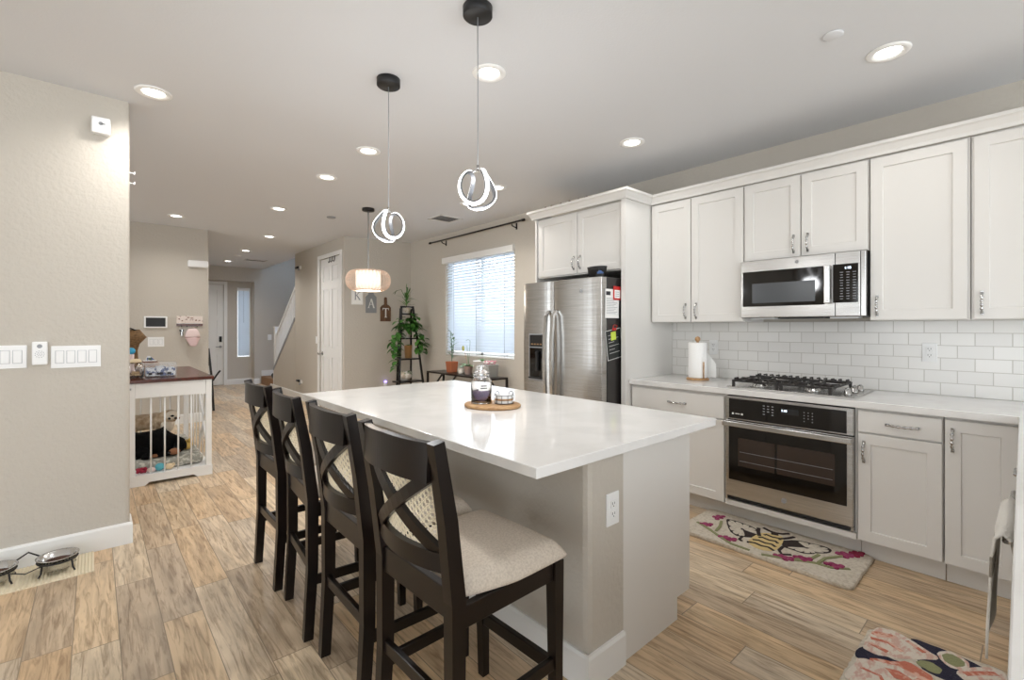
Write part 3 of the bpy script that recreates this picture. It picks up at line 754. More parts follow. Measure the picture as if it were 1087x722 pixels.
for r, z in enumerate((1.672, 1.656, 1.64, 1.622, 1.606, 1.59, 1.572, 1.556, 1.54, 1.524, 1.508)):
    for c in range(3):
        y = .822 - c * .033; w = .007 if r % 3 else .009
        box(g, MX - .0031, MX - .0026, y - w, y + w, z - .002, z + .002)
mk('key_marks', g, 'inkl', kp)
for ya in (my0 + .05, my1 - .2):
    b = NB(); box(b, MX + .06, MX + .16, ya, ya + .15, 1.388, 1.3975); mk('task_light', b, 'white', t)
b = NB(); box(b, MX + .04, MX + .2, .93, 1.2, 1.39, 1.3975); mk('vent_grille', b, 'black', t)

# ---- gas cooktop
t = thing('gas_cooktop', 'stainless steel gas cooktop with black grates and knobs at right', 'cooktop', (3.56, 1.09, .914))
b = NB(); box(b, 3.30, 3.80, .72, 1.46, .9145, .922, .003); mk('base', b, 'steel', t)
burn = [(3.43, 1.29, .045), (3.68, 1.29, .036), (3.43, .97, .036), (3.68, .97, .05)]
for x, y, r in burn:
    g = NB(); lathe(g, [(0, .0), (r * 1.35, .0), (r * 1.25, .01), (r, .014), (r, .02), (0, .02)], (x, y, .9222), 24); bb = mk('burner', g, 'steel_h', t)
    g = NB(); lathe(g, [(0, 0), (r * .85, 0), (r * .88, .006), (r * .7, .01), (0, .011)], (x, y, .9425), 24); mk('burner_cap', g, 'iron', bb)
for y0, y1 in ((1.135, 1.43), (.835, 1.128)):
    g = NB(); x0, x1 = 3.325, 3.775; z0, z1 = .955, .967
    for x in (x0, (x0 + x1) / 2, x1): box(g, x - .006, x + .006, y0, y1, z0, z1, .002)
    for y in (y0 + .006, y1 - .006): box(g, x0, x1, y - .006, y + .006, z0, z1, .002)
    for x in (x0, x1):
        for y in (y0 + .01, y1 - .01): box(g, x - .008, x + .008, y - .008, y + .008, .9222, z0 + .002)
    for cx in (3.43, 3.68):
        cy = (y0 + y1) / 2
        for k in range(8):
            a = k * PI / 4 + PI / 8; tx, ty = math.cos(a), math.sin(a)
            ro = min(.118 / max(abs(tx), 1e-3), (y1 - y0) / 2 / max(abs(ty), 1e-3))
            beam(g, [(cx + tx * .03, cy + ty * .03, z1 + .0), (cx + tx * ro, cy + ty * ro, z1 + .002)], (0, 0, 1), .012, .009)
    for k in range(7):
        y = y0 + .02 + k * (y1 - y0 - .04) / 6
        for x, s in ((x0, -1), (x1, 1)): beam(g, [(x, y, z1), (x + s * .0, y, z1 + .012), (x - s * .05, y, z1 + .012)], (0, 1, 0), .009, .009)
    mk('grate', g, 'iron', t)
for k, (x, y) in enumerate(((3.40, .775), (3.475, .79), (3.55, .775), (3.625, .79), (3.70, .775))):
    g = NB(); lathe(g, [(0, 0), (.02, 0), (.021, .006), (.017, .01), (.016, .03), (.012, .034), (0, .034)], (x, y, .9222), 18); box(g, x - .018, x + .018, y - .004, y + .004, .95, .962, .002); mk('knob', g, 'chrome', t)

# ---- refrigerator
t = thing('refrigerator', 'stainless side-by-side refrigerator with water dispenser', 'refrigerator', (3.35, 2.71, 0))
FX = 2.93; fy0, fy1, fm = 2.266, 3.15, 2.775
b = NB(); box(b, FX + .085, 3.84, fy0, fy1, .03, 1.73, .004); mk('body', b, 'fridgeside', t)
def fdoor(y0, y1):
    bm = NB(); n = 12; pr = []
    for i in range(n + 1):
        u = i / n; pr.append((FX + .012 * (2 * u - 1) ** 4 + .004 * (2 * u - 1) ** 2, y0 + (y1 - y0) * u))
    pr += [(FX + .08, y1), (FX + .08, y0)]
    return prism(bm, pr, .12, 1.728, 'z')
d = mk('door', fdoor(fy0, fm - .003), 'steel', t, bev=.004)
def fhandle(parent, y):
    g = NB(); pts = [(FX - .0, y, .62), (FX - .038, y, .66), (FX - .055, y, .85), (FX - .06, y, 1.05), (FX - .055, y, 1.25), (FX - .038, y, 1.43), (FX, y, 1.47)]
    beam(g, pts, (0, 1, 0), .03, .02, bev=.004); mk('handle', g, 'steel_h', parent)
fhandle(d, fm - .04); badge(d, FX - .001, 2.46, 1.625, .017)
g = NB()
d = mk('door', fdoor(fm + .003, fy1), 'steel', t, bev=.004); fhandle(d, fm + .04)
g = NB(); box(g, FX - .004, FX + .006, 2.868, 3.062, .86, 1.275, .003); dp = mk('dispenser', g, 'greyp', d)
g = NB(); box(g, FX - .0065, FX - .0045, 2.882, 3.05, .88, 1.15); mk('dispenser_recess', g, 'blackglass', dp)
g = NB(); box(g, FX - .0065, FX - .0045, 2.882, 3.05, 1.16, 1.265); box(g, FX - .008, FX - .0067, 2.93, 2.99, 1.215, 1.24); mk('dispenser_panel', g, 'blackmetal', dp)
g = NB()
for k in range(4): box(g, FX - .0072, FX - .0068, 2.9 + k * .036, 2.922 + k * .036, 1.178, 1.188)
mk('dispenser_marks', g, 'cork', dp)
g = NB(); box(g, FX - .03, FX - .007, 2.93, 2.955, .95, 1.12, .003); box(g, FX - .028, FX - .007, 2.885, 3.045, .88, .893); mk('dispenser_lever', g, 'black', dp)
b = NB(); box(b, FX + .03, FX + .12, fy0 + .02, fy1 - .02, .02, .115); mk('base_grille', b, 'black', t)
for y in (fy0 + .06, fy1 - .06):
    b = NB(); cyl(b, (3.7, y, 0), (3.7, y, .029), .02); cyl(b, (3.05, y, 0), (3.05, y, .019), .02); mk('foot', b, 'black', t)
b = NB(); box(b, FX + .02, FX + .062, fy0 + .01, fy0 + .06, 1.7305, 1.752, .004); mk('hinge_cover', b, 'black', t)

# papers and magnets on the refrigerator side, things on top
ys = fy0 - .0008
b = NB(); n = 10
def sheet(bm, x0, x1, z0, z1, y, wob, skew=0, mi=0, th=.0012):
    cols = []
    for i in range(9):
        u = i / 8; cols.append([])
        for j in range(9):
            v = j / 8; x = x0 + (x1 - x0) * u + skew * (v - .5); z = z0 + (z1 - z0) * v + skew * .5 * (u - .5)
            cols[-1].append((x, y - th - wob * abs(math.sin(u * 2.6 + v * 2.2)) , z))
    top = [[bm.verts.new(p) for p in c] for c in cols]
    for i in range(8):
        for j in range(8): f = bm.faces.new((top[i][j], top[i+1][j], top[i+1][j+1], top[i][j+1])); f.material_index = mi; f.smooth = True
    return bm
sheet(b, 2.985, 3.165, 1.405, 1.635, ys, .003)
for k in range(11):
    z = 1.56 - k * .012; box(b, 3.0, 3.14 - (k % 3) * .02, ys - .0052, ys - .0048, z, z + .003, mi=1)
box(b, 2.995, 3.05, ys - .0052, ys - .0048, 1.585, 1.615, mi=2)
solo('letter_sheet', b, ['paper', 'inkl', 'ink'], 'white printed letter stuck to the dark side of the refrigerator', 'paper')
b = NB(); box(b, 3.085, 3.185, ys - .0095, ys - .0062, 1.55, 1.66, .001); box(b, 3.098, 3.172, ys - .0105, ys - .0096, 1.565, 1.63, mi=1)
for k in range(3): box(b, 3.105, 3.16, ys - .0109, ys - .0106, 1.58 + k * .016, 1.584 + k * .016, mi=2)
solo('red_notice', b, ['red', 'paper', 'inkl'], 'small red-framed card overlapping the letter on the refrigerator', 'card')
b = NB(); sk = .04
def tilt(u, v): # skewed board corners
    return (2.985 + .2 * u + .035 * (1 - v) , 1.065 + .235 * v + .03 * u)
for (u0, u1, v0, v1, mi, dy) in ((0, 1, 0, 1, 1, .002), (.03, .97, .02, .98, 0, .0028)):
    q = [tilt(u0, v0), tilt(u1, v0), tilt(u1, v1), tilt(u0, v1)]; prism(b, q, ys - dy - .001, ys - dy, 'y', mi)
for k in range(6):
    a = tilt(.15, .82 - k * .12); c = tilt(.5 + .3 * (k % 2), .82 - k * .12); strip_ = [a, c]
    prism(b, [(a[0], a[1]), (c[0], c[1]), (c[0], c[1] + .003), (a[0], a[1] + .003)], ys - .0043, ys - .0039, 'y', 1)
solo('chalkboard_calendar', b, ['board', 'chalk'], 'black chalkboard sheet with white edge hanging on the refrigerator side', 'chalkboard')
b = NB(); prism(b, [(3.06, 1.225), (3.125, 1.235), (3.118, 1.3), (3.055, 1.292)], ys - .006, ys - .0045, 'y'); solo('sticky_note', b, 'note', 'yellow-green sticky note on the chalkboard sheet', 'sticky note')
b = NB(); box(b, 3.07, 3.115, ys - .016, ys - .0062, 1.305, 1.325, .003); tube(b, [(3.075, ys - .014, 1.325), (3.07, ys - .02, 1.345), (3.085, ys - .02, 1.352)], .003); tube(b, [(3.11, ys - .014, 1.325), (3.118, ys - .02, 1.343), (3.1, ys - .02, 1.35)], .003)
solo('magnet_clip', b, 'red', 'red magnet clip holding the chalkboard sheet', 'clip')
b = NB(); lathe(b, [(0, 0), (.066, 0), (.074, .075), (.078, .092), (.072, .093), (.066, .072), (0, .06)], (3.06, 2.40, 1.7315), 28, sx=.7, sy=1.2)
tube(b, [(3.02, 2.32, 1.775), (3.0, 2.35, 1.8), (3.01, 2.42, 1.80), (3.03, 2.46, 1.775)], .004)
solo('storage_basket', b, 'blackmetal', 'small black round basket on top of the refrigerator', 'basket')
b = NB(); box(b, 2.952, 2.99, 2.28, 2.318, 1.7525, 1.768, .004); cyl(b, (2.97, 2.3, 1.7685), (2.97, 2.3, 1.778), .012); solo('plastic_cap', b, 'bluetoy', 'small blue plastic piece on the refrigerator hinge corner', 'cap')
# twisted garland lying on the refrigerator cabinet
b = NB(); pts = []
for i in range(60):
    u = i / 59; pts.append((3.2 + .016 * math.sin(u * 31), 2.62 + .5 * u, 2.45 + .010 * math.cos(u * 31) + .006))
tube(b, pts, [.007 + .003 * math.sin(i * .9) for i in range(60)], 7)
for i in range(14):
    u = (i + .5) / 14; ball(b, (3.2 + .012 * math.sin(i * 2.1), 2.62 + .5 * u, 2.453 + .008 * math.cos(i * 1.7)), .013, 1, (.8, 1.4, .8))
solo('twig_garland', b, 'walnut', 'dark knotted twig garland lying on the refrigerator cabinet', 'garland')

# ---- paper towel on its holder, wall outlets
t = thing('paper_towel_holder', 'wooden paper towel holder on the worktop by the fridge panel', 'paper towel holder', (3.60, 1.82, .9145))
b = NB(); lathe(b, [(0, 0), (.082, 0), (.085, .004), (.085, .012), (.08, .016), (0, .016)], (3.60, 1.82, .9145), 32); mk('base', b, 'wood', t)
b = NB(); cyl(b, (3.6, 1.82, .931), (3.6, 1.82, 1.22), .01); mk('pole', b, 'wood', t)
b = NB(); ball(b, (3.6, 1.82, 1.238), .022); mk('finial', b, 'wood', t)
b = NB(); cyl(b, (3.56, 1.75, .931), (3.56, 1.75, 1.06), .005); mk('tension_arm', b, 'wood', t)
b = NB(); lathe(b, [(.014, .0), (.068, .0), (.07, .004), (.07, .274), (.066, .278), (.014, .278), (.014, 0)], (3.6, 1.82, .932), 36)
for i in range(8):   # the loose end hanging off the roll
    pass
fl = [(3.665, 1.845), (3.672, 1.80), (3.672, 1.745), (3.664, 1.70)]
for (a, c), (e, f_) in zip(fl, fl[1:]):
    h0 = 1.208 - (1.845 - c) * 1.15; h1 = 1.208 - (1.845 - f_) * 1.15
    vs = [b.verts.new(p) for p in ((a, c, .934), (e, f_, .934), (e, f_, h1), (a, c, h0))]; b.faces.new(vs)
solo('paper_towel_roll', b, 'paper', 'white paper towel roll on the wooden holder', 'paper towel')

def outlet(label, loc, d, w=.072, h=.117, group='white duplex wall outlets'):
    """duplex receptacle plate; d = wall normal"""
    t = thing('wall_outlet', label, 'outlet', loc, group)
    def face(bm): return facing(bm, d, loc)
    b = NB(); box(b, -w/2, w/2, -h/2, h/2, .0005, .006, .0025); mk('plate', face(b), 'white', t)
    for s in (-1, 1):
        b = NB(); box(b, -.017, .017, s * .0195 - .014, s * .0195 + .014, .0061, .0085, .003); r = mk('receptacle', face(b), 'white', t)
        b = NB(); box(b, -.008, -.0055, s * .0195 - .002, s * .0195 + .008, .0086, .009); box(b, .0055, .008, s * .0195 - .002, s * .0195 + .007, .0086, .009); cyl(b, (0, s * .0195 - .008, .0086), (0, s * .0195 - .008, .009), .0025, seg=10); mk('slots', face(b), 'rubber', r)
    return t
outlet('white outlet on the tile backsplash beside the paper towel', (KX - .011, 1.825, 1.165), '-x')
outlet('white outlet on the tile backsplash right of the cooktop', (KX - .011, .46, 1.175), '-x')

# ---- island: half wall, cabinet, worktop
t = thing('kitchen_island', 'island base with taupe half wall and white cabinet', 'kitchen island', (1.72, 2.05, 0))
b = NB(); prism(b, [(1.375, 1.10), (1.567, 1.10), (1.567, 2.98), (1.375, 2.98), (1.357, 2.972), (1.35, 2.955), (1.35, 1.125), (1.357, 1.108)], 0, .8785, 'z'); mk('half_wall', b, 'wall', t)
b = NB(); prism(b, [(1.5675, 0), (1.985, 0), (1.985, .10), (2.092, .10), (2.092, .8785), (1.5675, .8785)], 1.10, 1.118, 'y'); mk('end_panel', b, 'cab', t)
b = NB(); box(b, 1.568, 2.092, 1.1185, 2.98, .10, .878); box(b, 1.568, 1.98, 1.1185, 2.98, 0, .0995); mk('cabinet_body', b, 'cab', t)
for y0, y1 in ((1.105, 1.57), (1.572, 2.04), (2.042, 2.51), (2.512, 2.975)):
    b = NB(); box(b, 2.0935, 2.112, y0 + .002, y1 - .002, .105, .87, .0015); d = mk('door', b, 'cab', t)
b = NB(); sweep(b, [(1.35, 2.98), (1.35, 1.10), (1.5672, 1.10)], BB); mk('baseboard', b, 'trim', t)
b = NB(); box(b, .975, 2.06 + .07, .988, 3.09, .8795, .914); 
tag(mk('island_worktop', b, 'quartz', bev=.003), 'white quartz worktop of the kitchen island', 'countertop')
outlet('white outlet on the near end of the island', (1.493, 1.0995, .631), '-y', .078, .125)

# ================================================================== BAR STOOLS
def make_stool(label):
    t = thing('bar_stool', label, 'bar stool', (0, 0, 0), 'dark cane-back bar stools along the island')
    hw = .19
    # rear posts: leg and back upright in one
    for s in (-1, 1):
        b = NB(); beam(b, [(-.222, s * (hw - .002), 0), (-.205, s * hw, .3), (-.205, s * hw, .6), (-.232, s * (hw + .004), .82), (-.272, s * (hw + .008), 1.035)], (0, 1, 0), [.034, .038, .04, .038, .034], [.038, .042, .046, .042, .034], bev=.004); mk('leg', b, 'espresso', t)
    for s in (-1, 1):
        b = NB(); beam(b, [(.205, s * (hw - .006), 0), (.2, s * (hw - .004), .3), (.198, s * (hw - .004), .575)], (0, 1, 0), [.03, .036, .042], [.03, .036, .042], bev=.004); mk('leg', b, 'espresso', t)
    # seat frame
    b = NB()
    for s in (-1, 1): box(b, -.183, .178, s * (hw - .004) - .011, s * (hw - .004) + .011, .515, .578, .003)
    box(b, .187, .209, -hw + .018, hw - .018, .515, .578, .003)
    box(b, -.22, -.196, -hw + .02, hw - .02, .548, .63, .003)
    mk('seat_frame', b, 'espresso', t)
    # cushion
    b = NB(); nx, ny = 14, 14; grid = []
    def outline(u, v):
        x = -.188 + .425 * u; w = (.173 + .052 * min(1, u * 2.2) ** .8); y = w * (2 * v - 1)
        if u < .08: y *= .99
        return x, y
    top = []; bot = []
    for i in range(nx + 1):
        top.append([]); bot.append([])
        for j in range(ny + 1):
            u, v = i / nx, j / ny; x, y = outline(u, v)
            e = min(1, min(u, 1 - u, v, 1 - v) / .12); r = math.sqrt(max(0, 1 - (1 - e) ** 2))
            sh = .018 * (1 - r)
            cx, cy = .02, 0
            dome = .012 * (1 - (2*u-1)**2) * (1 - (2*v-1)**2)
            top[-1].append(b.verts.new((x, y, .592 + .048 * r + dome)))
            bot[-1].append(b.verts.new((cx + (x - cx) * (1 - .3 * (1-r) * .2), y * (1 - .06 * (1-r)), .58)))
    for i in range(nx):
        for j in range(ny):
            b.faces.new((top[i][j], top[i+1][j], top[i+1][j+1], top[i][j+1])); b.faces.new((bot[i][j], bot[i][j+1], bot[i+1][j+1], bot[i+1][j]))
    def side(A, B):
        for k in range(len(A) - 1): b.faces.new((A[k], A[k+1], B[k+1], B[k]))
    side([r[0] for r in top], [r[0] for r in bot]); side([r[-1] for r in top][::-1], [r[-1] for r in bot][::-1])
    side(top[0][::-1], bot[0][::-1]); side(top[-1], bot[-1])
    bmesh.ops.recalc_face_normals(b, faces=b.faces)
    c = mk('seat', b, 'linen', t, smooth=True, sub=1)
    # curved rails and X brace
    def arc(z, bow, n=26, x0=None, lean=0):
        xs = -.205 - max(0, (z - .6)) * .15
        return [(xs - bow * (1 - (2 * k / n - 1) ** 2), (2 * k / n - 1) * (hw - .016), z) for k in range(n + 1)]
    b = NB(); beam(b, [(x - .012, y, z + (.008 * (1 - abs(y) / hw))) for x, y, z in arc(.978, .035)], (0, 0, 1), .105, .022, bev=.004); mk('top_rail', b, 'espresso', t)
    b = NB(); beam(b, arc(.700, .035), (0, 0, 1), .052, .02, bev=.003); mk('lower_rail', b, 'espresso', t)
    for s in (-1, 1):
        b = NB(); pts = []
        for k in range(13):
            u = k / 12; y = s * (2 * u - 1) * (hw - .018); z = .712 + .232 * u; xs = -.205 - (z - .6) * .15
            pts.append((xs - .035 * (1 - (2*u-1)**2) + (.004 if s > 0 else -.004), y, z))
        beam(b, pts, (0, .77, -.64 * s) if False else (0, -s * .55, .83), .036, .016, bev=.003); mk('cross_brace', b, 'espresso', t)
    # cane panel in front of the brace, its holes open
    b = NB(); ny, nz = 26, 18; g = []
    for j in range(nz + 1):
        z = .722 + .212 * j / nz; xs = -.205 - (z - .6) * .15 + .012
        g.append([b.verts.new((xs - .033 * (1 - (2 * i / ny - 1) ** 2), (2 * i / ny - 1) * (hw - .024), z)) for i in range(ny + 1)])
    for j in range(nz):
        for i in range(ny): b.faces.new((g[j][i], g[j][i+1], g[j+1][i+1], g[j+1][i]))
    bmesh.ops.poke(b, faces=[f for k, f in enumerate(b.faces) if (k // ny + k % ny) % 2])
    o = mk('cane_panel', b, 'cane', t); w = o.modifiers.new('weave', 'WIREFRAME'); w.thickness = .0036; w.use_even_offset = False
    # stretchers
    b = NB(); box(b, .19, .212, -hw + .012, hw - .012, .20, .245, .003); mk('footrest', b, 'espresso', t)
    b = NB(); box(b, -.218, -.198, -hw + .018, hw - .018, .285, .325, .003); mk('stretcher', b, 'espresso', t)
    for s in (-1, 1):
        b = NB(); box(b, -.19, .185, s * (hw - .002) - .009, s * (hw - .002) + .009, .225, .265, .003); mk('stretcher', b, 'espresso', t)
    return t
s0 = make_stool('dark wood bar stool with linen seat, nearest the camera')
s0.location = (.918, 1.232, 0); s0.rotation_euler = (0, 0, math.radians(1.5))
dup(s0, (.918, 1.742, 0), math.radians(-1), 'dark wood cane-back bar stool, second from the camera')
dup(s0, (.918, 2.245, 0), math.radians(-5), 'dark wood cane-back bar stool, third from the camera')
dup(s0, (.918, 2.762, 0), math.radians(0), 'dark wood cane-back bar stool at the far end of the island')

# ================================================================== ISLAND TOP OBJECTS
iz = .9145
b = NB(); lathe(b, [(0, 0), (.145, 0), (.152, .006), (.152, .014), (.146, .018), (0, .018)], (1.56, 1.91, iz), 40, sx=.82, sy=1.0)
rm = Matrix.Rotation(math.radians(28), 4, 'Z'); bmesh.ops.transform(b, matrix=Matrix.Translation((1.56, 1.91, 0)) @ rm @ Matrix.Translation((-1.56, -1.91, 0)), verts=b.verts)
solo('serving_board', b, 'wood', 'round wooden board on the island holding the candle and basket', 'board')
bz = iz + .0185
jc = (1.522, 1.955)
t = thing('candle_jar', 'lidded glass jar with purple candle on the wooden board', 'candle', (*jc, bz))
b = NB(); lathe(b, [(0, .0), (.052, 0), (.054, .004), (.054, .115), (.046, .13), (.04, .136), (.04, .142), (.037, .142), (.037, .134), (.044, .127), (.0505, .113), (.0505, .006), (0, .005)], (*jc, bz), 36); mk('jar', b, 'glass', t)
b = NB(); lathe(b, [(0, 0), (.0495, 0), (.0495, .05), (0, .048)], (*jc, bz + .0065), 36); mk('wax', b, 'wax', t)
b = NB(); lathe(b, [(0, 0), (.036, 0), (.04, .003), (.044, .008), (.044, .018), (.03, .024), (.018, .03), (.026, .036), (.03, .046), (.02, .054), (0, .055)], (*jc, bz + .1425), 32); mk('lid', b, 'glass', t)
b = NB(); n = 8
import itertools
a0 = math.atan2(-jc[1], -jc[0]) + .25
def lab(bm, aw, z0, z1, r, mi):
    vs = []
    for i in range(n + 1):
        a = a0 - aw + 2 * aw * i / n; vs.append([bm.verts.new((jc[0] + r * math.cos(a), jc[1] + r * math.sin(a), bz + z)) for z in (z0, z1)])
    for A, B in zip(vs, vs[1:]):
        f = bm.faces.new((A[0], B[0], B[1], A[1])); f.material_index = mi
lab(b, .5, .07, .108, .0546, 0); lab(b, .28, .092, .097, .0549, 1); lab(b, .32, .08, .085, .0549, 1)
mk('jar_label', b, ['paper', 'ink'], t)
b = NB(); lathe(b, [(.0505, .05), (.0505, .052), (.0535, .052), (.0535, .05)], (*jc, bz), 30); b.free()
wc = (1.60, 1.862)
t = thing('wire_caddy', 'small wire basket with white tub beside the candle jar', 'basket', (*wc, bz))
b = NB(); R2 = .05
for z in (.004, .046): tube(b, [(wc[0] + R2 * math.cos(k * PI / 14), wc[1] + R2 * math.sin(k * PI / 14), bz + z) for k in range(28)], .0016, 6, closed=True)
for k in range(10):
    a = k * PI / 5; tube(b, [(wc[0] + R2 * math.cos(a), wc[1] + R2 * math.sin(a), bz + .004), (wc[0] + R2 * math.cos(a), wc[1] + R2 * math.sin(a), bz + .046)], .0013, 6)
mk('frame', b, 'blackmetal', t)
for s in (-1, 1):
    b = NB(); dx, dy = s * .036 * .7474, -s * .036 * .6644
    tube(b, [(wc[0] + dx + .012 * math.cos(a) * .7, wc[1] + dy - .012 * math.cos(a) * .66, bz + .048 + .016 * math.sin(a)) for a in [k * PI / 8 for k in range(9)]], .002, 6); mk('handle', b, 'blackmetal', t)
b = NB(); lathe(b, [(0, 0), (.044, 0), (.046, .002), (.046, .042), (.04, .048), (0, .048)], (*wc, bz + .001), 32); solo('white_tub', b, 'whitepot' if False else 'white', 'white round tub inside the wire basket', 'tub')
b = NB(); lathe(b, [(.0466, 0), (.0478, 0), (.0478, .01), (.0466, .01), (.0466, 0)], (*wc, bz + .019), 32); solo('tan_ribbon', b, 'cork', 'tan ribbon around the white tub in the wire basket', 'ribbon')
b = NB(); lathe(b, [(0, 0), (.012, 0), (.014, .008), (.009, .02), (.01, .028), (0, .031)], (1.557, 1.93, bz), 14); solo('wax_figure', b, 'orange', 'tiny orange ornament between the candle jar and wire basket', 'ornament')

# ================================================================== CEILING FIXTURES
def downlight(label, power=1.0):
    t = thing('recessed_light', label, 'ceiling light', (0, 0, 0), 'round recessed ceiling lights')
    b = NB(); lathe(b, [(.055, -.0015), (.066, -.010), (.086, -.009), (.092, -.004), (.092, -.0005), (.055, -.0006)], (0, 0, 0), 36); mk('trim_ring', b, 'downtrim', t, world=False)
    b = NB(); lathe(b, [(0, -.0035), (.0545, -.0035), (.0545, -.0012), (0, -.0012)], (0, 0, 0), 32); mk('diffuser', b, 'glow', t, world=False)
    l = bpy.data.lights.new('bulb', 'SPOT'); l.energy = SPOT_W; l.spot_size = math.radians(150); l.spot_blend = .9; l.shadow_soft_size = .06; l.color = (1, .97, .93)
    o = bpy.data.objects.new('bulb', l); COL.objects.link(o); o.parent = t; o.location = (0, 0, -.02)
    return t
LS = [((1.61, 2.0), 'recessed ceiling light behind the near pendant cord'), ((.263, 3.484), 'recessed ceiling light beside the near left wall corner'),
      ((1.611, 3.512), 'recessed ceiling light just left of the middle pendant cord'), ((1.607, 4.38), 'recessed ceiling light second left of the pendant cords'),
      ((1.613, 5.913), 'recessed ceiling light third along the row toward the hall'), ((.762, 7.13), 'recessed ceiling light in front of the wall with the hat rack'),
      ((1.996, 7.807), 'recessed ceiling light at the mouth of the entry hall'), ((2.044, 9.517), 'recessed ceiling light midway down the entry hall'),
      ((2.082, 11.24), 'recessed ceiling light nearest the front door'), ((3.016, 2.037), 'recessed ceiling light in front of the tall wall cabinets'),
      ((2.994, .511), 'recessed ceiling light at upper right near the microwave'), ((3.13, 4.26), 'recessed ceiling light below left of the near glowing pendant'),
      ((2.989, 3.58), 'recessed ceiling light right of the near glowing pendant')]
L0 = None
for (x, y), lab_ in LS:
    if L0 is None: L0 = downlight(lab_); L0.location = (x, y, CH)
    else:
        r = dup(L0, (x, y, CH), 0, lab_)
        k = 1.5 if y > 7.5 else .35 if (x > 2.98 and y < 2.5) else 1   # lamps by the cabinets are dimmed
        for ch in r.children:
            if ch.type == 'LIGHT' and k != 1: ch.data = ch.data.copy(); ch.data.energy = SPOT_W * k
b = NB(); lathe(b, [(0, -.008), (.036, -.008), (.042, -.005), (.042, -.0005), (0, -.0005)], (2.624, .655, CH), 28); solo('sprinkler_cover', b, 'ceiling', 'flat round white cover on the ceiling near the upper right light', 'sprinkler cover', 'ceiling sprinkler covers')
b = NB(); lathe(b, [(0, -.012), (.05, -.012), (.055, -.005), (.055, -.0005), (0, -.0005)], (2.23, 5.93, CH), 28); solo('sprinkler_cover', b, 'greyp', 'small flat round cover on the ceiling left of the drum pendant', 'sprinkler cover', 'ceiling sprinkler covers')
b = NB(); lathe(b, [(0, -.018), (.05, -.018), (.06, -.008), (.06, -.0005), (0, -.0005)], (2.062, 10.24, CH), 28); solo('smoke_detector', b, 'white', 'small round detector on the hall ceiling', 'smoke detector')
def vent(label, cx, cy, sx, sy):
    t = thing('ceiling_vent', label, 'vent', (cx, cy, CH), 'white ceiling air vents')
    b = NB()
    for x0, x1, y0, y1 in ((-sx, -sx + .025, -sy, sy), (sx - .025, sx, -sy, sy), (-sx, sx, -sy, -sy + .025), (-sx, sx, sy - .025, sy)): box(b, cx + x0, cx + x1, cy + y0, cy + y1, CH - .009, CH - .0005, .002)
    mk('frame', b, 'vent', t)
    b = NB(); box(b, cx - sx + .026, cx + sx - .026, cy - sy + .026, cy + sy - .026, CH - .002, CH - .0006); mk('backing', b, 'ventdark', t)
    b = NB(); n = 7
    for k in range(n):
        y = cy - sy + .04 + k * (2 * sy - .08) / (n - 1)
        prism(b, [(y - .012, CH - .009), (y + .008, CH - .0025), (y + .011, CH - .0025), (y - .009, CH - .009)], cx - sx + .027, cx + sx - .027, 'x')
    mk('louvres', b, 'vent', t)
vent('square ceiling vent right of the glowing pendants near curtain rod', 3.34, 5.04, .17, .15)
vent('rectangular ceiling vent at the far end of the entry hall', 2.49, 10.75, .2, .12)

# ---- twisted LED pendants
def led_pendant(label, x, y, zc, rz, tilt):
    t = thing('pendant_light', label, 'pendant light', (x, y, CH), 'twisted glowing pendants over the island')
    b = NB(); lathe(b, [(0, -.042), (.06, -.042), (.064, -.038), (.064, -.0005), (0, -.0005)], (0, 0, 0), 32); mk('canopy', b, 'black', t, world=False)
    Rr = .086; dz = zc - CH
    b = NB(); tube(b, [(0, 0, -.042), (.001, 0, dz / 2), (0, 0, dz + Rr)], .0022, 8); mk('cord', b, 'greyp', t, world=False)
    b = NB(); cyl(b, (0, 0, dz + Rr - .006), (0, 0, dz + Rr + .018), .006); mk('cord_grip', b, 'chrome', t, world=False)
    n = 150; P = []
    A, B = .66, .34; Cc = 2 * math.sqrt(A * B)
    az = -math.atan2(x, y); rot = Matrix.Rotation(az, 3, 'Z') @ Matrix.Rotation(math.radians(tilt), 3, 'X') @ Matrix.Rotation(math.radians(rz), 3, 'Z')
    for i in range(n):
        u = 2 * PI * i / n
        p = Vector((A * math.cos(u) + B * math.cos(3*u), A * math.sin(u) - B * math.sin(3*u), Cc * math.sin(2*u)))
        P.append(rot @ p * Rr)
    top = max(p.z for p in P)
    def ribbon(name, m, w, r0, r1):
        bm = NB(); rings = []
        for i in range(n):
            tt = (P[(i+1) % n] - P[i-1]).normalized(); nn = P[i].normalized(); s = tt.cross(nn).normalized()
            rings.append([bm.verts.new(P[i] + nn * a + s * c + Vector((0, 0, dz))) for a, c in ((r0, -w), (r1, -w), (r1, w), (r0, w))])
        for i in range(n):
            X, Y = rings[i], rings[(i+1) % n]
            for k in range(4): f = bm.faces.new((X[k], X[(k+1) % 4], Y[(k+1) % 4], Y[k])); f.smooth = False
        bmesh.ops.recalc_face_normals(bm, faces=bm.faces)
        return mk(name, bm, m, t, world=False)
    ribbon('ring', 'satin', .0085, -.008, 0); ribbon('led_strip', 'ledglow', .0078, .0004, .0035)
    tops = sorted(P, key=lambda p: -p.z); pa = tops[0]; pb = next(p for p in tops if (p - pa).length > .03)
    bm = NB(); q = []
    for k in range(11):
        v = k / 10; p = pa.lerp(pb, v); q.append((p.x, p.y, dz + p.z - .004 + (Rr - p.z) * math.sin(PI * v) ** .8))
    tube(bm, q, .004, 8); mk('top_bar', bm, 'chrome', t, world=False)
    l = bpy.data.lights.new('led', 'POINT'); l.energy = 5; l.shadow_soft_size = .08; l.color = (.96, .98, 1)
    o = bpy.data.objects.new('led', l); COL.objects.link(o); o.parent = t; o.location = (0, 0, dz - .14)
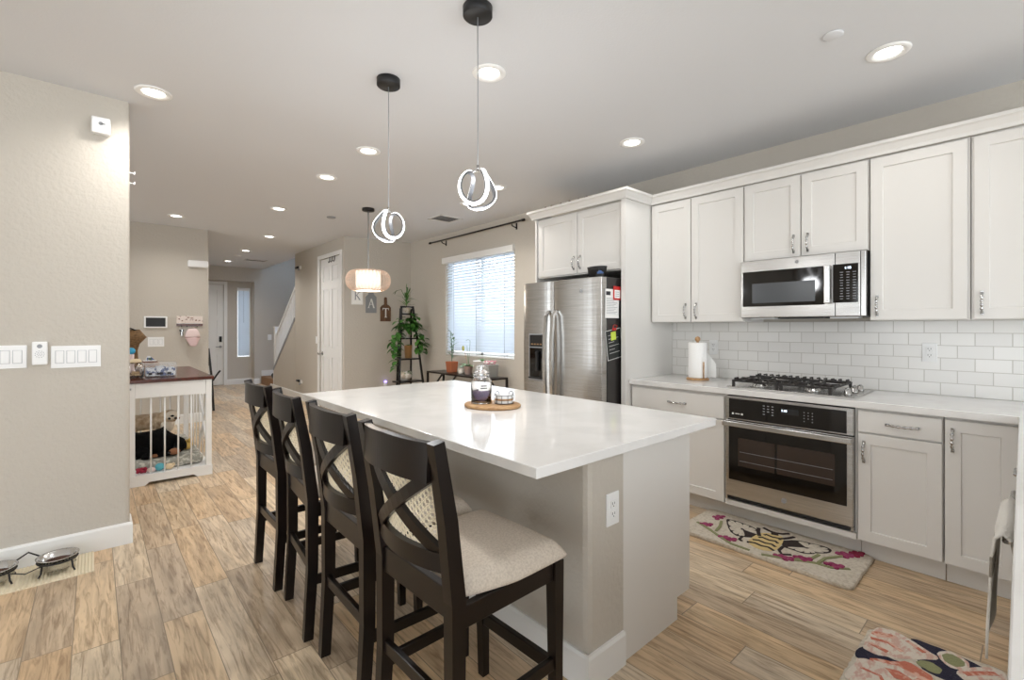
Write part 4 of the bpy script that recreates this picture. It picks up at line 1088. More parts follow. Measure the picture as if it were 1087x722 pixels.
led_pendant('glowing twisted-ring pendant on black canopy, nearest the camera', 1.246, 1.626, 1.93, 116, -14)
led_pendant('glowing twisted-ring pendant on black canopy, farther along the island', 1.232, 2.427, 1.897, 164, -16)

# ---- drum pendant with rattan outer shade
t = thing('drum_pendant', 'pendant lamp with linen drum inside a woven rattan shade', 'pendant light', (2.394, 5.219, CH))
dz = 1.885 - CH
b = NB(); lathe(b, [(0, -.03), (.066, -.03), (.07, -.026), (.07, -.0005), (0, -.0005)], (0, 0, 0), 28); mk('canopy', b, 'blackmetal', t, world=False)
b = NB(); cyl(b, (0, 0, -.03), (0, 0, dz + .1), .006); mk('rod', b, 'greyp', t, world=False)
b = NB(); lathe(b, [(.138, .105), (.14, .105), (.14, -.128), (.138, -.128)], (0, 0, dz), 40); lathe(b, [(0, -.124), (.1375, -.124)], (0, 0, dz), 40); lathe(b, [(0, .10), (.1375, .10)], (0, 0, dz), 40); mk('inner_shade', b, 'shadeglow', t, world=False)
b = NB(); prof = []
for k in range(13):
    a = -PI * .46 + PI * .92 * k / 12; prof.append((.145 + .108 * math.cos(a) ** .8, .118 * math.sin(a) - .005))
lathe(b, prof, (0, 0, dz), 72)
bmesh.ops.poke(b, faces=[f for k, f in enumerate(b.faces) if k % 2])
o = mk('rattan_shade', b, 'rattan', t, world=False); w = o.modifiers.new('weave', 'WIREFRAME'); w.thickness = .0042; w.use_even_offset = False
b = NB()
for zz in (-.121, .112): tube(b, [(.152 * math.cos(k * PI / 18), .152 * math.sin(k * PI / 18), dz + zz) for k in range(36)], .0035, 6, closed=True)
mk('rim', b, 'bamboo', t, world=False)
l = bpy.data.lights.new('bulb', 'POINT'); l.energy = 6; l.color = (1, .9, .78); l.shadow_soft_size = .1
o = bpy.data.objects.new('bulb', l); COL.objects.link(o); o.parent = t; o.location = (0, 0, dz - .16)

# ---- curtain rod above the kitchen window
t = thing('curtain_rod', 'dark curtain rod on brackets above the kitchen window', 'curtain rod', (3.82, 5.1, 2.6))
b = NB(); cyl(b, (3.815, 4.12, 2.612), (3.815, 6.14, 2.612), .011, seg=14); mk('rod', b, 'espresso', t)
for y in (4.12, 6.14):
    b = NB(); s = 1 if y > 5 else -1; cyl(b, (3.815, y, 2.612), (3.815, y + s * .05, 2.612), .017, .015, seg=16); mk('finial', b, 'espresso', t)
for y in (4.3, 5.85):
    b = NB(); box(b, KX - .006, KX - .0005, y - .012, y + .012, 2.54, 2.62, .002); beam(b, [(KX - .006, y, 2.56), (3.83, y, 2.575), (3.815, y, 2.597)], (0, 1, 0), .014, .008); mk('bracket', b, 'espresso', t)

# ================================================================== RUGS
def rug(name, label, corners, th, patches, mats):
    """shaggy hooked rug: rounded, slightly ragged slab with raised coloured pile patches, one mesh"""
    b = NB(); C_ = [Vector(c) for c in corners]; out = []
    for i in range(4):
        a, c = C_[i], C_[(i+1) % 4]; n = 40
        for k in range(n):
            u = k / n; p = a.lerp(c, u); e = min(u, 1 - u) * (c - a).length
            inw = (sum(C_, Vector((0, 0))) / 4 - p).normalized() * (.03 * max(0, 1 - e / .035) ** 2 * .6 + random.uniform(-.003, .003))
            out.append(p + inw)
    n = len(out); cen = sum(C_, Vector((0, 0))) / 4
    rings = []
    for f, z in ((1.0, .001), (1.004, th * .5), (.997, th * .85), (.985, th)):
        rings.append([b.verts.new((cen.x + (p.x - cen.x) * f, cen.y + (p.y - cen.y) * f, z)) for p in out])
    for A, B in zip(rings, rings[1:]):
        for k in range(n): b.faces.new((A[k], A[(k+1) % n], B[(k+1) % n], B[k]))
    b.faces.new(rings[0][::-1])
    r = bmesh.ops.triangle_fill(b, edges=[b.edges.get((rings[-1][k], rings[-1][(k+1) % n])) for k in range(n)], use_beauty=True)
    bmesh.ops.recalc_face_normals(b, faces=b.faces)
    for kind, pts, mi, arg in patches:
        dz = .0012 + .00007 * patches.index((kind, pts, mi, arg))
        if kind == 'blob': blob(b, pts, th - .002, th + dz, mi, arg)
        else: strip(b, pts, arg, th - .002, th + dz + .0012, mi)
    return solo(name, b, mats, label, 'rug')
def dx(pts, o): return [(x + o, y) for x, y in pts]
O = -.028
pt = []
lw = dx([(3.249,1.421),(3.266,1.385),(3.268,1.325),(3.254,1.261),(3.214,1.202),(3.153,1.168),(3.1,1.181),(3.066,1.222),(3.041,1.267),(3.078,1.323),(3.149,1.371)], O)
rw = dx([(3.165,1.056),(3.245,1.001),(3.271,.93),(3.282,.856),(3.26,.814),(3.205,.818),(3.158,.86),(3.121,.878),(3.094,.917),(3.096,.975),(3.102,1.016)], O)
for w_, root_ in ((lw, (3.13, 1.175)), (rw, (3.13, 1.05))):
    pt.append(('blob', w_, 1, .002))
    c = (sum(p[0] for p in w_) / len(w_), sum(p[1] for p in w_) / len(w_))
    # pale cells between the dark veins
    n = len(w_)
    for k in range(n):
        a, d_ = Vector(w_[k]), Vector(w_[(k+1) % n]); cc = Vector(c)
        if (a - Vector((root_[0] + O, root_[1]))).length < .05: continue
        q = [a.lerp(cc, .16).lerp(d_, .1), d_.lerp(cc, .16).lerp(a, .1), d_.lerp(cc, .82), a.lerp(cc, .82)]
        pt.append(('blob', [(v.x, v.y) for v in q], 4, 0))
pt.append(('blob', dx([(3.018,1.187),(3.172,1.186),(3.225,1.15),(3.242,1.1),(3.222,1.062),(3.129,1.039),(3.012,1.035),(2.963,1.078),(2.968,1.135)], O), 2, .002))
for k, x in enumerate((3.0, 3.055, 3.115, 3.175)):
    pt.append(('strip', dx([(x, 1.19 - .012 * k), (x + .018, 1.15), (x + .008, 1.11), (x + .02, 1.075), (x, 1.04 + .008 * k)], O), 1, .017))
pt.append(('strip', dx([(3.29,1.2),(3.268,1.16),(3.262,1.125),(3.28,1.085),(3.318,1.058)], O), 1, .016))
pt.append(('strip', dx([(3.262,1.125),(3.225,1.11)], O), 1, .04))
pt.append(('strip', dx([(3.19,1.07),(3.24,1.04),(3.288,1.02)], O), 1, .018)); pt.append(('strip', dx([(3.26,1.22),(3.2,1.2),(3.14,1.17)], O), 1, .022))
pt.append(('strip', dx([(3.1,1.02),(3.03,1.02),(2.985,.99),(3.02,.952)], O), 1, .016)); pt.append(('strip', dx([(3.06,1.24),(3.0,1.235),(2.99,1.215)], O), 1, .014))
for l in ([(3.056,1.532),(3.004,1.425),(2.955,1.344),(2.902,1.242),(2.899,1.135)], [(3.19,1.43),(3.1,1.4),(3.01,1.385)], [(2.897,1.068),(2.92,1.02),(2.94,.96),(2.98,.90),(3.015,.83),(3.02,.76),(3.08,.685)], [(3.03,.82),(3.12,.81),(3.18,.775),(3.24,.74)], [(2.975,.92),(3.06,.86),(3.14,.846)]): pt.append(('strip', dx(l, O), 6, .017))
for (x, y), (ax, ay), mi in (((3.24,1.47),(.06,.03),5),((3.06,1.47),(.045,.035),5),((2.96,1.28),(.035,.06),5),((2.955,.96),(.03,.06),5),((3.02,.885),(.035,.05),5),((3.06,.745),(.035,.05),5),((3.25,.74),(.045,.045),5),((3.31,.70),(.05,.032),7)):
    for k in range(7):
        a = k * 2.4; rr = .25 + .1 * k; cx, cy = x + O + ax * rr * math.cos(a), y + ay * rr * math.sin(a)
        pt.append(('blob', [(cx + .015 * math.cos(j * PI / 3), cy + .015 * math.sin(j * PI / 3)) for j in range(6)], mi, .002))
rug('kitchen_rug', 'cream hooked rug with a bee and pink flowers in front of the oven', [(2.845, .63), (3.335, .632), (3.338, 1.592), (2.852, 1.592)], .022, pt,
    ['rugwhite', 'rugblack', 'rugyellow', 'rugyellow', 'rugwhite', 'rugpink', 'ruggreen', 'rugred'])
pt = []
nv = 1; pt.append(('blob', [(2.56,.36),(2.575,.3),(2.565,.2),(2.52,.1),(2.4,.11),(2.36,.2),(2.37,.30),(2.45,.33)], nv, .002))
pt.append(('blob', [(2.35,.485),(2.35,.40),(2.345,.36),(2.29,.42),(2.26,.487)], nv, .002))
pt.append(('blob', [(2.49,.482),(2.55,.47),(2.57,.41),(2.53,.33),(2.49,.27),(2.42,.32),(2.345,.41),(2.335,.47),(2.37,.484)], 2, .003))
pt.append(('blob', [(2.485,.482),(2.512,.47),(2.535,.41),(2.507,.412),(2.476,.465)], 3, .002)); pt.append(('strip', [(2.44,.475),(2.46,.42),(2.43,.37)], 3, .018)); pt.append(('strip', [(2.40,.47),(2.385,.41)], 3, .02)); pt.append(('strip', [(2.53,.37),(2.49,.31)], 3, .016))
pt.append(('blob', [(2.288,.45),(2.33,.39),(2.374,.344),(2.354,.299),(2.33,.264),(2.25,.31),(2.235,.40)], 3, .003)); pt.append(('strip', [(2.27,.43),(2.30,.36),(2.28,.31)], 2, .03))
pt.append(('blob', [(2.1,.482),(2.18,.484),(2.26,.475),(2.275,.43),(2.24,.37),(2.15,.33),(2.08,.38)], 2, .003)); pt.append(('strip', [(2.2,.46),(2.2,.40),(2.14,.37)], 3, .012))
pt.append(('blob', [(2.533,.275),(2.578,.24),(2.55,.19),(2.502,.185),(2.458,.219),(2.479,.255)], 2, .002)); pt.append(('blob', [(2.53,.26),(2.56,.235),(2.54,.20),(2.505,.196),(2.475,.22),(2.49,.25)], 4, .002))
pt.append(('blob', [(2.40,.325),(2.437,.289),(2.417,.25),(2.375,.26),(2.376,.295)], 4, .002))
pt.append(('blob', [(2.43,.21),(2.5,.185),(2.56,.14),(2.57,.09),(2.46,.085),(2.38,.12)], 2, .003)); pt.append(('strip', [(2.45,.19),(2.5,.15),(2.54,.11)], 3, .02))
for x, y in ((1.95,.38),(2.02,.22),(1.85,.2)): pt.append(('blob', [(x + .08 * math.cos(k), y + .07 * math.sin(k)) for k in range(6)], 2 + (x > 2), .003))
rug('floral_rug', 'cream and navy hooked rug with blush and coral flowers at lower right', [(1.76, .085), (2.60, .082), (2.535, .497), (1.76, .5)], .022, pt, ['rugwhite', 'rugnavy', 'rugblush', 'rugcoral', 'ruggreen'])

# ================================================================== LEFT WALL
def switchplate(label, cx, n, z, y, w1=.046, h=.127, grp='white rocker switch plates'):
    w = w1 * n + .026
    t = thing('light_switch', label, 'light switch', (cx, y, z), grp)
    loc = (cx, y, z)
    b = NB(); box(b, -w/2, w/2, -h/2, h/2, .0005, .006, .0025); mk('plate', facing(b, '-y', loc), 'white', t)
    for i in range(n):
        u = -w/2 + .013 + w1 * (i + .5)
        b = NB(); box(b, u - .019, u + .019, -.0365, .0365, .006, .0066, mi=1); box(b, u - .0165, u + .0165, -.034, .034, .0066, .0095, .002); mk('rocker', facing(b, '-y', loc), ['white', 'palegrey'], t)
        b = NB(); 
        b.free()
    return t
switchplate('three-gang white switch plate cut by the left edge of the photo', -.362, 3, 1.168, 3.7398, .047)
switchplate('wide four-gang white switch plate near the left wall corner', -.077, 4, 1.16, 3.7398, .047)
t = thing('plug_in_device', 'white plug-in unit with round grille between the two left switch plates', 'plug-in device', (-.227, 3.74, 1.185))
b = NB(); box(b, -.258, -.196, 3.705, 3.7395, 1.12, 1.25, .006); mk('body', b, 'white', t)
b = NB()
for k in range(3):
    for r in range(k * 5 + 1): a = 2 * PI * r / (k * 5 + 1); cyl(b, (-.227 + .009 * k * math.cos(a), 3.7052, 1.18 + .009 * k * math.sin(a)), (-.227 + .009 * k * math.cos(a), 3.7044, 1.18 + .009 * k * math.sin(a)), .0022, seg=8)
mk('speaker_grille', b, 'inkl', t)
b = NB(); cyl(b, (-.227, 3.7052, 1.225), (-.227, 3.7042, 1.225), .011, seg=20); mk('button', b, 'greyp', t)
t = thing('motion_sensor', 'small white square sensor high on the left wall', 'sensor', (.031, 3.74, 2.526))
b = NB(); box(b, -.014, .074, 3.69, 3.7395, 2.478, 2.575, .009, seg=3); mk('body', b, 'white', t)
b = NB(); cyl(b, (.03, 3.6902, 2.535), (.03, 3.6885, 2.535), .011, seg=20); box(b, .026, .05, 3.6885, 3.6899, 2.531, 2.539, .001); mk('lens', b, 'greyp', t)
for i, (z, lb) in enumerate(((2.31, 'upper tiny white hook on the end of the left wall'), (2.246, 'lower tiny white hook on the end of the left wall'))):
    b = NB(); cyl(b, (.1652, 3.84, z), (.171, 3.84, z), .009, seg=14); tube(b, [(.17, 3.84, z), (.185, 3.84, z + .002), (.192, 3.84, z - .008), (.194, 3.84, z + .012)], .0035, 6); solo('wall_hook', b, 'white', lb, 'hook', 'tiny hooks on the left wall end')

# ---- pet mat, bowls and stand
b = NB(); n = 44
x0, x1, y0, y1 = -.62, .0, 3.425, 3.722
for k in range(n):
    xa = x0 + (x1 - x0) * k / n; xb = xa + (x1 - x0) / n
    prism(b, [(xa, .0005), (xb, .0005), (xb, .004), ((xa + xb) / 2, .009), (xa, .004)], y0, y1, 'y')
solo('pet_mat', b, 'matfab', 'cream ribbed mat on the floor against the left wall baseboard', 'mat')
bowls = [(-.148, 3.555), (-.385, 3.575)]
t = thing('bowl_stand', 'black wire stand holding two pet bowls', 'pet bowl stand', (-.266, 3.565, .0095))
b = NB()
for cx, cy in bowls:
    tube(b, [(cx + .081 * math.cos(k * PI / 14), cy + .081 * math.sin(k * PI / 14), .072) for k in range(28)], .0045, 6, closed=True)
    for k in range(4):
        a = PI / 4 + k * PI / 2; tube(b, [(cx + .081 * math.cos(a), cy + .081 * math.sin(a), .072), (cx + .088 * math.cos(a), cy + .088 * math.sin(a), .03), (cx + .1 * math.cos(a), cy + .1 * math.sin(a), .014)], .0045, 6)
tube(b, [(bowls[0][0] - .06, 3.62, .075), (-.266, 3.645, .11), (bowls[1][0] + .06, 3.635, .075)], .0045, 6); tube(b, [(bowls[0][0] - .06, 3.49, .072), (-.266, 3.47, .06), (bowls[1][0] + .06, 3.5, .072)], .003, 6)
mk('wire_frame', b, 'blackmetal', t)
for (cx, cy), lb, kb in zip(bowls, ('steel pet bowl with kibble nearer the wall corner', 'steel pet bowl with kibble at the left photo edge'), ('dark kibble in the steel bowl nearer the wall corner', 'dark kibble in the steel bowl at the left photo edge')):
    b = NB(); lathe(b, [(0, .024), (.056, .024), (.074, .045), (.077, .085), (.088, .090), (.088, .0925), (.075, .0895), (.071, .047), (.054, .028), (0, .028)], (cx, cy, 0), 36); solo('pet_bowl', b, 'steel_h', lb, 'pet bowl', 'steel bowls in the wire stand')
    b = NB(); lathe(b, [(0, .074), (.03, .07), (.06, .062), (.07, .055), (.07, .05), (0, .05)], (cx, cy, 0), 24)
    for k in range(26):
        a = k * 2.4; r = .062 * math.sqrt(k / 26); ball(b, (cx + r * math.cos(a), cy + r * math.sin(a), .068 - .01 * (r / .06)), .008, 1, (1, 1, .6))
    o = solo('kibble', b, 'kibble', kb, 'pet food', 'kibble in the pet bowls'); o['kind'] = 'stuff'

# ================================================================== MIDDLE WALL
MY = 7.8995
t = thing('security_panel', 'black-screen touch panel with white bezel on the middle wall', 'control panel', (.618, MY, 1.403))
b = NB(); box(b, .492, .743, MY - .022, MY - .0003, 1.325, 1.481, .006); mk('bezel', b, 'white', t)
b = NB(); box(b, .512, .723, MY - .0245, MY - .0223, 1.343, 1.463, .001); mk('screen', b, 'black', t)
switchplate('three-gang white switch plate below the black touch panel', .622, 3, 1.138, MY, .05, .13)
t = thing('door_chime', 'white rounded chime box high on the middle wall', 'chime', (1.095, MY, 2.22))
b = NB(); box(b, .974, 1.215, MY - .055, MY - .0003, 2.172, 2.272, .018, seg=3); mk('body', b, 'white', t)
t = thing('hook_rack', 'small painted sign rack with hooks on the middle wall', 'hook rack', (.997, MY, 1.43))
b = NB(); box(b, .845, 1.15, MY - .016, MY - .0003, 1.385, 1.49, .002); pl = mk('plaque', b, 'signw', t)
b = NB()
for x, z, w in ((.875, 1.45, .02), (.91, 1.425, .018), (.98, 1.47, .03), (1.02, 1.462, .03), (1.07, 1.43, .022), (1.11, 1.43, .02), (.96, 1.445, .018)): box(b, x - w / 2, x + w / 2, MY - .0172, MY - .0162, z - .006, z + .006)
mk('painted_lettering', b, 'taupeprint', pl)
b = NB(); box(b, .845, 1.15, MY - .02, MY - .0003, 1.352, 1.3845, .002); mk('hook_rail', b, 'mahogany', t)
hx = [.9, .96, 1.02, 1.08]
for x in hx:
    b = NB(); tube(b, [(x, MY - .02, 1.362), (x, MY - .034, 1.35), (x, MY - .036, 1.338), (x, MY - .046, 1.34), (x, MY - .05, 1.352)], .0035, 6); mk('hook', b, 'blackmetal', t)
# cap hanging by its strap: crown below, brim pointing down in front
t = thing('baseball_cap', 'pale pink baseball cap hanging on the hook rack', 'cap', (1.02, MY - .07, 1.03))
b = NB(); cx, cy = 1.02, MY - .082
lathe(b, [(.002, .287), (.045, .283), (.072, .25), (.084, .21), (.089, .165), (.087, .16), (.08, .21), (.05, .265), (.02, .275)], (cx, cy, 1.03), 12, sx=1, sy=.66)
mk('crown', b, 'pinkhat', t)
b = NB(); g = []
for i in range(11):
    u = i / 10 * 2 - 1; g.append([])
    for j in range(7):
        v = j / 6; w = .086 * (1 - .12 * v) * math.sqrt(max(.02, 1 - (.86 * v * abs(u)) ** 2)); g[-1].append(b.verts.new((cx + u * w, cy - .06 * (1 - (u * .9) ** 2) - .03 * v, 1.195 - .125 * v * math.sqrt(max(.05, 1 - .75 * u * u)))))
for i in range(10):
    for j in range(6): b.faces.new((g[i][j], g[i+1][j], g[i+1][j+1], g[i][j+1]))
o = mk('brim', b, 'pinkbrim', t, smooth=True); s = o.modifiers.new('th', 'SOLIDIFY'); s.thickness = .005
b = NB(); tube(b, [(cx - .03, cy + .01, 1.315), (cx, cy + .035, 1.345), (cx + .03, cy + .01, 1.315)], .003, 6); mk('strap', b, 'pinkhat', t)
b = NB(); tube(b, [(cx + .0895 * math.cos(a), cy + .0595 * math.sin(a), 1.197) for a in [PI + PI * k / 12 for k in range(13)]], .0045, 6); mk('seam', b, 'taupeprint', t)
t = thing('key_bunch', 'bunch of dark keys on the left hook of the rack', 'keys', (.9, MY - .04, 1.23))
b = NB(); tube(b, [(.9 + .016 * math.cos(k * PI / 8), MY - .045, 1.322 + .016 * math.sin(k * PI / 8)) for k in range(16)], .002, 6, closed=True); mk('key_ring', b, 'chrome', t)
for dx_, mm in ((-.014, 'blackmetal'), (.0, 'chrome'), (.014, 'black')):
    b = NB(); cyl(b, (.9 + dx_, MY - .046 + dx_ * .2, 1.29), (.9 + dx_, MY - .042 + dx_ * .2, 1.29), .013, seg=14); box(b, .9 + dx_ - .004, .9 + dx_ + .004, MY - .046 + dx_ * .2, MY - .042 + dx_ * .2, 1.215 + abs(dx_), 1.29); mk('key', b, mm, t)

# ================================================================== DOG CRATE
cx0, cx1, cy0, cy1, ctop = .21, .80, 5.01, 6.45, .862
t = thing('dog_crate', 'white furniture dog crate with bars and dark wood top', 'dog crate', (.505, 5.73, 0))
b = NB(); box(b, cx0 - .015, cx1 + .015, cy0 - .015, cy1 + .015, ctop, ctop + .028, .004); mk('wood_top', b, 'mahogany', t)
for x in (cx0, cx1 - .045):
    for y in (cy0, cy1 - .045):
        b = NB(); box(b, x, x + .045, y, y + .045, 0, ctop - .0005, .002); mk('corner_post', b, 'trim', t)
def rails(ax):
    pass
b = NB(); box(b, cx0 + .0455, cx1 - .0455, cy0 + .003, cy0 + .035, .735, ctop - .001, .002); mk('front_rail', b, 'trim', t)
b = NB(); prism(b, [(cx0 - .004, 0), (cx0 + .11, 0), (cx0 + .14, .025), (cx1 - .14, .025), (cx1 - .11, 0), (cx1 + .004, 0), (cx1 + .004, .088), (cx0 - .004, .088)], cy0 - .009, cy0 - .0005, 'y'); mk('front_skirt', b, 'trim', t)
b = NB(); box(b, cx0 + .0455, cx1 - .0455, cy1 - .035, cy1 - .003, .735, ctop - .001); box(b, cx0 + .0455, cx1 - .0455, cy1 - .035, cy1 - .003, .03, .09); mk('back_rail', b, 'trim', t)
for x in (cx0 + .006, cx1 - .036):
    b = NB(); box(b, x, x + .03, cy0 + .0455, cy1 - .0455, .775, ctop - .001); mk('side_rail', b, 'trim', t)
    b = NB(); box(b, x, x + .03, cy0 + .0455, cy1 - .0455, .03, .09); mk('side_rail', b, 'trim', t)
for k in range(5):
    x = .361 + (k - 0) * .0955
    if x > .72: continue
    b = NB(); cyl(b, (x, cy0 + .02, .086), (x, cy0 + .02, .735), .0065, seg=12); mk('front_bar', b, 'trim', t)
for k in range(6):
    x = .29 + k * .085; b = NB(); cyl(b, (x, cy1 - .02, .09), (x, cy1 - .02, .735), .0055, seg=8); mk('back_bar', b, 'trim', t)
for k in range(7):
    y = cy0 + .14 + k * .185
    for x in (cx0 + .022, cx1 - .022):
        b = NB(); cyl(b, (x, y, .09), (x, y, .775), .0055, seg=8); mk('side_bar', b, 'trim', t)
b = NB()
for s in (1, -1): beam(b, [(cx1 - .012, cy0 + .1, .11 if s > 0 else .76), (cx1 - .012, cy0 + .62, .76 if s > 0 else .11)], (0, 0, 1), .03, .012)
mk('cross_brace', b, 'trim', t)
b = NB(); box(b, cx0 + .005, cx1 - .005, cy0 + .005, cy1 - .005, .06, .0895); mk('floor_tray', b, 'white', t)
b = NB(); box(b, cx0 - .012, cx0 + .02, cy0 - .0185, cy0 - .0005, .81, .825, .002); cyl(b, (cx0 + .004, cy0 - .02, .80), (cx0 + .004, cy0 - .02, .835), .005); mk('latch', b, 'greyp', t)
b = NB(); box(b, cx0 + .05, cx1 - .05, cy0 + .085, cy1 - .2, .0905, .175, .035, seg=4); solo('pet_bed', b, 'bed', 'grey patterned cushion on the crate floor', 'pet bed', smooth=True)

# dogs
BZ = .176
def legchain(V, E, R, root, pts, rad):
    p = root
    for q, r in zip(pts, rad): V.append(q); R.append(r); E.append((p, len(V) - 1)); p = len(V) - 1
t = thing('dog', 'small cream dog standing in the crate facing the camera', 'dog', (.42, 5.66, BZ))
V = [(.26, 5.70, .425), (.35, 5.70, .415), (.44, 5.68, .425), (.50, 5.65, .445), (.535, 5.60, .465), (.562, 5.555, .488), (.562, 5.495, .473)]
R = [.078, .082, .085, .084, .074, .066, .03]; E = [(i, i + 1) for i in range(6)]
legchain(V, E, R, 3, [(.505, 5.615, .36), (.508, 5.60, .28), (.51, 5.595, .205), (.515, 5.57, .192)], [.034, .026, .02, .018])
legchain(V, E, R, 3, [(.475, 5.73, .36), (.478, 5.74, .28), (.48, 5.735, .205), (.49, 5.715, .192)], [.034, .026, .02, .018])
legchain(V, E, R, 0, [(.262, 5.635, .35), (.285, 5.625, .29), (.245, 5.625, .235), (.255, 5.62, .2), (.28, 5.605, .192)], [.042, .032, .02, .018, .017])
legchain(V, E, R, 0, [(.252, 5.765, .35), (.275, 5.77, .29), (.238, 5.77, .235), (.248, 5.77, .2), (.272, 5.76, .192)], [.042, .032, .02, .018, .017])
legchain(V, E, R, 0, [(.20, 5.70, .48), (.175, 5.69, .54), (.19, 5.68, .585)], [.028, .022, .014])
skin('body', V, E, R, 'cream_fur', t, root=1)
hd = Vector((.562, 5.555, .488)); fw = Vector((-.08, -1, -.08)).normalized(); rt = Vector((1, -.12, 0)).normalized(); upv = rt.cross(fw).normalized()
for s in (-1, 1):
    b = NB(); pz = hd + rt * s * .048 + upv * .045; prism(b, [(-.017, -.01), (.017, -.01), (.006 * s, .042)], -.006, .006, 'y'); bmesh.ops.transform(b, matrix=Matrix.Translation(pz) @ Matrix.Rotation(s * .35, 4, 'Y'), verts=b.verts); mk('ear', b, 'tan_fur', t, sub=1)
    b = NB(); ball(b, hd + fw * .068 + rt * s * .024 + upv * .016, .012, 2); mk('eye', b, 'eye', t)
b = NB(); ball(b, hd + fw * .088 - upv * .012, .0125, 2, (1.2, .8, .8)); mk('nose', b, 'eye', t)
b = NB(); ball(b, hd + fw * .040 - upv * .006, .050, 2, (1.05, .7, 1.0)); mk('face_fur', b, 'face_fur', t)
b = NB(); ball(b, (.53, 5.59, .40), .066, 2, (.9, .75, 1.2)); mk('chest_fur', b, 'face_fur', t)
t = thing('dog', 'black and tan dog lying curled on the crate cushion', 'dog', (.43, 5.3, BZ))
V = [(.30, 5.33, .29), (.37, 5.33, .305), (.45, 5.33, .30), (.53, 5.31, .275), (.585, 5.27, .262), (.585, 5.205, .245), (.545, 5.165, .225), (.51, 5.155, .213)]
R = [.092, .112, .108, .088, .062, .055, .034, .024]; E = [(i, i + 1) for i in range(7)]
legchain(V, E, R, 3, [(.56, 5.26, .215), (.52, 5.215, .20), (.44, 5.20, .198), (.41, 5.20, .196)], [.034, .026, .021, .02])
legchain(V, E, R, 3, [(.50, 5.235, .225), (.47, 5.215, .202), (.40, 5.235, .198)], [.035, .025, .02])
legchain(V, E, R, 0, [(.31, 5.25, .235), (.37, 5.20, .21), (.31, 5.175, .198), (.36, 5.165, .197)], [.055, .036, .022, .019])
legchain(V, E, R, 0, [(.262, 5.36, .22), (.262, 5.29, .20), (.29, 5.24, .197)], [.035, .022, .016])
skin('body', V, E, R, 'black_fur', t, root=1)
b = NB(); ball(b, (.537, 5.15, .222), .036, 2, (1.25, .9, .85)); mk('muzzle_fur', b, 'tan_fur', t)
b = NB(); ball(b, (.497, 5.132, .222), .012, 2); mk('nose', b, 'eye', t)
for dy in (-.02, .03):
    b = NB(); ball(b, (.552 - dy * .5, 5.152 + dy * .2, .262 - abs(dy) * .1), .008, 2); mk('eye', b, 'eye', t)
for s, p in ((1, (.62, 5.175, .262)), (-1, (.565, 5.235, .305))):
    b = NB(); ball(b, p, .035, 2, (.35, .9, 1.1)); mk('ear', b, 'black_fur', t)
for p, lb in (((.475, 5.185, .196), 0),):
    b = NB(); ball(b, (.402, 5.2, .196), .021, 2, (1.4, 1, .8)); mk('paw', b, 'tan_fur', t)
# toys
b = NB(); ball(b, (.425, 5.065, .125), .035, 2, (1, .8, .95)); solo('turquoise_ball', b, 'turq', 'turquoise plush ball behind the crate bars', 'pet toy', 'pet toys on the crate floor')
b = NB(); ball(b, (.49, 5.062, .118), .028, 2, (1.3, .8, 1)); ball(b, (.52, 5.06, .13), .016, 1); solo('plush_toy', b, 'plushcream', 'cream plush toy beside the turquoise ball', 'pet toy', 'pet toys on the crate floor')
b = NB(); ball(b, (.365, 5.06, .112), .022, 2, (1.5, .7, 1)); solo('plush_bone', b, 'pinkhat', 'pale plush toy between the red knot and the turquoise ball', 'pet toy', 'pet toys on the crate floor')
b = NB()
tube(b, [(.30 + .03 * math.sin(2 * k * PI / 12) , 5.065 + .012 * math.sin(k * PI / 4), .118 + .016 * math.cos(3 * k * PI / 12)) for k in range(24)], .0095, 8, closed=True)
solo('rope_knot', b, 'knot', 'dark red rope knot at the crate front corner', 'pet toy', 'pet toys on the crate floor')
b = NB(); ball(b, (.655, 5.36, .225), .05, 2, (1, .9, .95)); ball(b, (.675, 5.33, .265), .022, 2); solo('yellow_toy', b, 'yellow', 'yellow plush toy beside the black dog', 'pet toy', 'pet toys on the crate floor')

# things on the crate top
tz = ctop + .0285
t = thing('treat_jar', 'clear glass jar of biscuits on the crate top', 'jar', (.268, 5.2, tz))
b = NB(); lathe(b, [(0, 0), (.05, 0), (.056, .006), (.058, .10), (.05, .125), (.038, .135), (.035, .135), (.047, .122), (.0545, .10), (.0525, .008), (0, .006)], (.268, 5.2, tz), 30); mk('jar', b, 'glass', t)
b = NB(); lathe(b, [(0, 0), (.04, 0), (.041, .012), (.03, .03), (0, .034)], (.268, 5.2, tz + .1355), 24); mk('lid', b, 'plushcream', t)
for k in range(16):
    a = k * 2.4; r = .034 * math.sqrt((k % 6) / 6); b = NB(); ball(b, (.268 + r * math.cos(a), 5.2 + r * math.sin(a), tz + .022 + .013 * (k // 6)), .013, 1, (1.3, .8, .6)); solo('dog_biscuit', b, 'biscuit', 'dog biscuit piled inside the glass jar on the crate', 'dog biscuit', 'biscuits in the treat jar')
b = NB(); ball(b, (.245, 5.36, tz + .23), .032, 2); lathe(b, [(0, 0), (.03, 0), (.032, .02), (.02, .1), (.022, .2), (0, .21)], (.245, 5.36, tz), 18, mi=1); solo('blue_topped_bottle', b, ['blue', 'pinkhat'], 'pale bottle with round bright blue cap on the crate', 'bottle')
t = thing('storage_box', 'clear plastic box with blue printed cards on the crate top', 'box', (.447, 5.3, tz))
b = NB(); box(b, .335, .56, 5.21, 5.40, tz + .001, tz + .11, .008); mk('box', b, 'plasticclear', t)
b = NB(); box(b, .33, .565, 5.205, 5.405, tz + .1105, tz + .122, .004); mk('lid', b, 'plasticclear', t)
for k in range(3):
    b = NB(); box(b, .345 + k * .07, .41 + k * .07, 5.22, 5.39, tz + .01, tz + .075 + .012 * (k % 2)); mk('printed_card', b, 'bluebox', t)
b = NB()
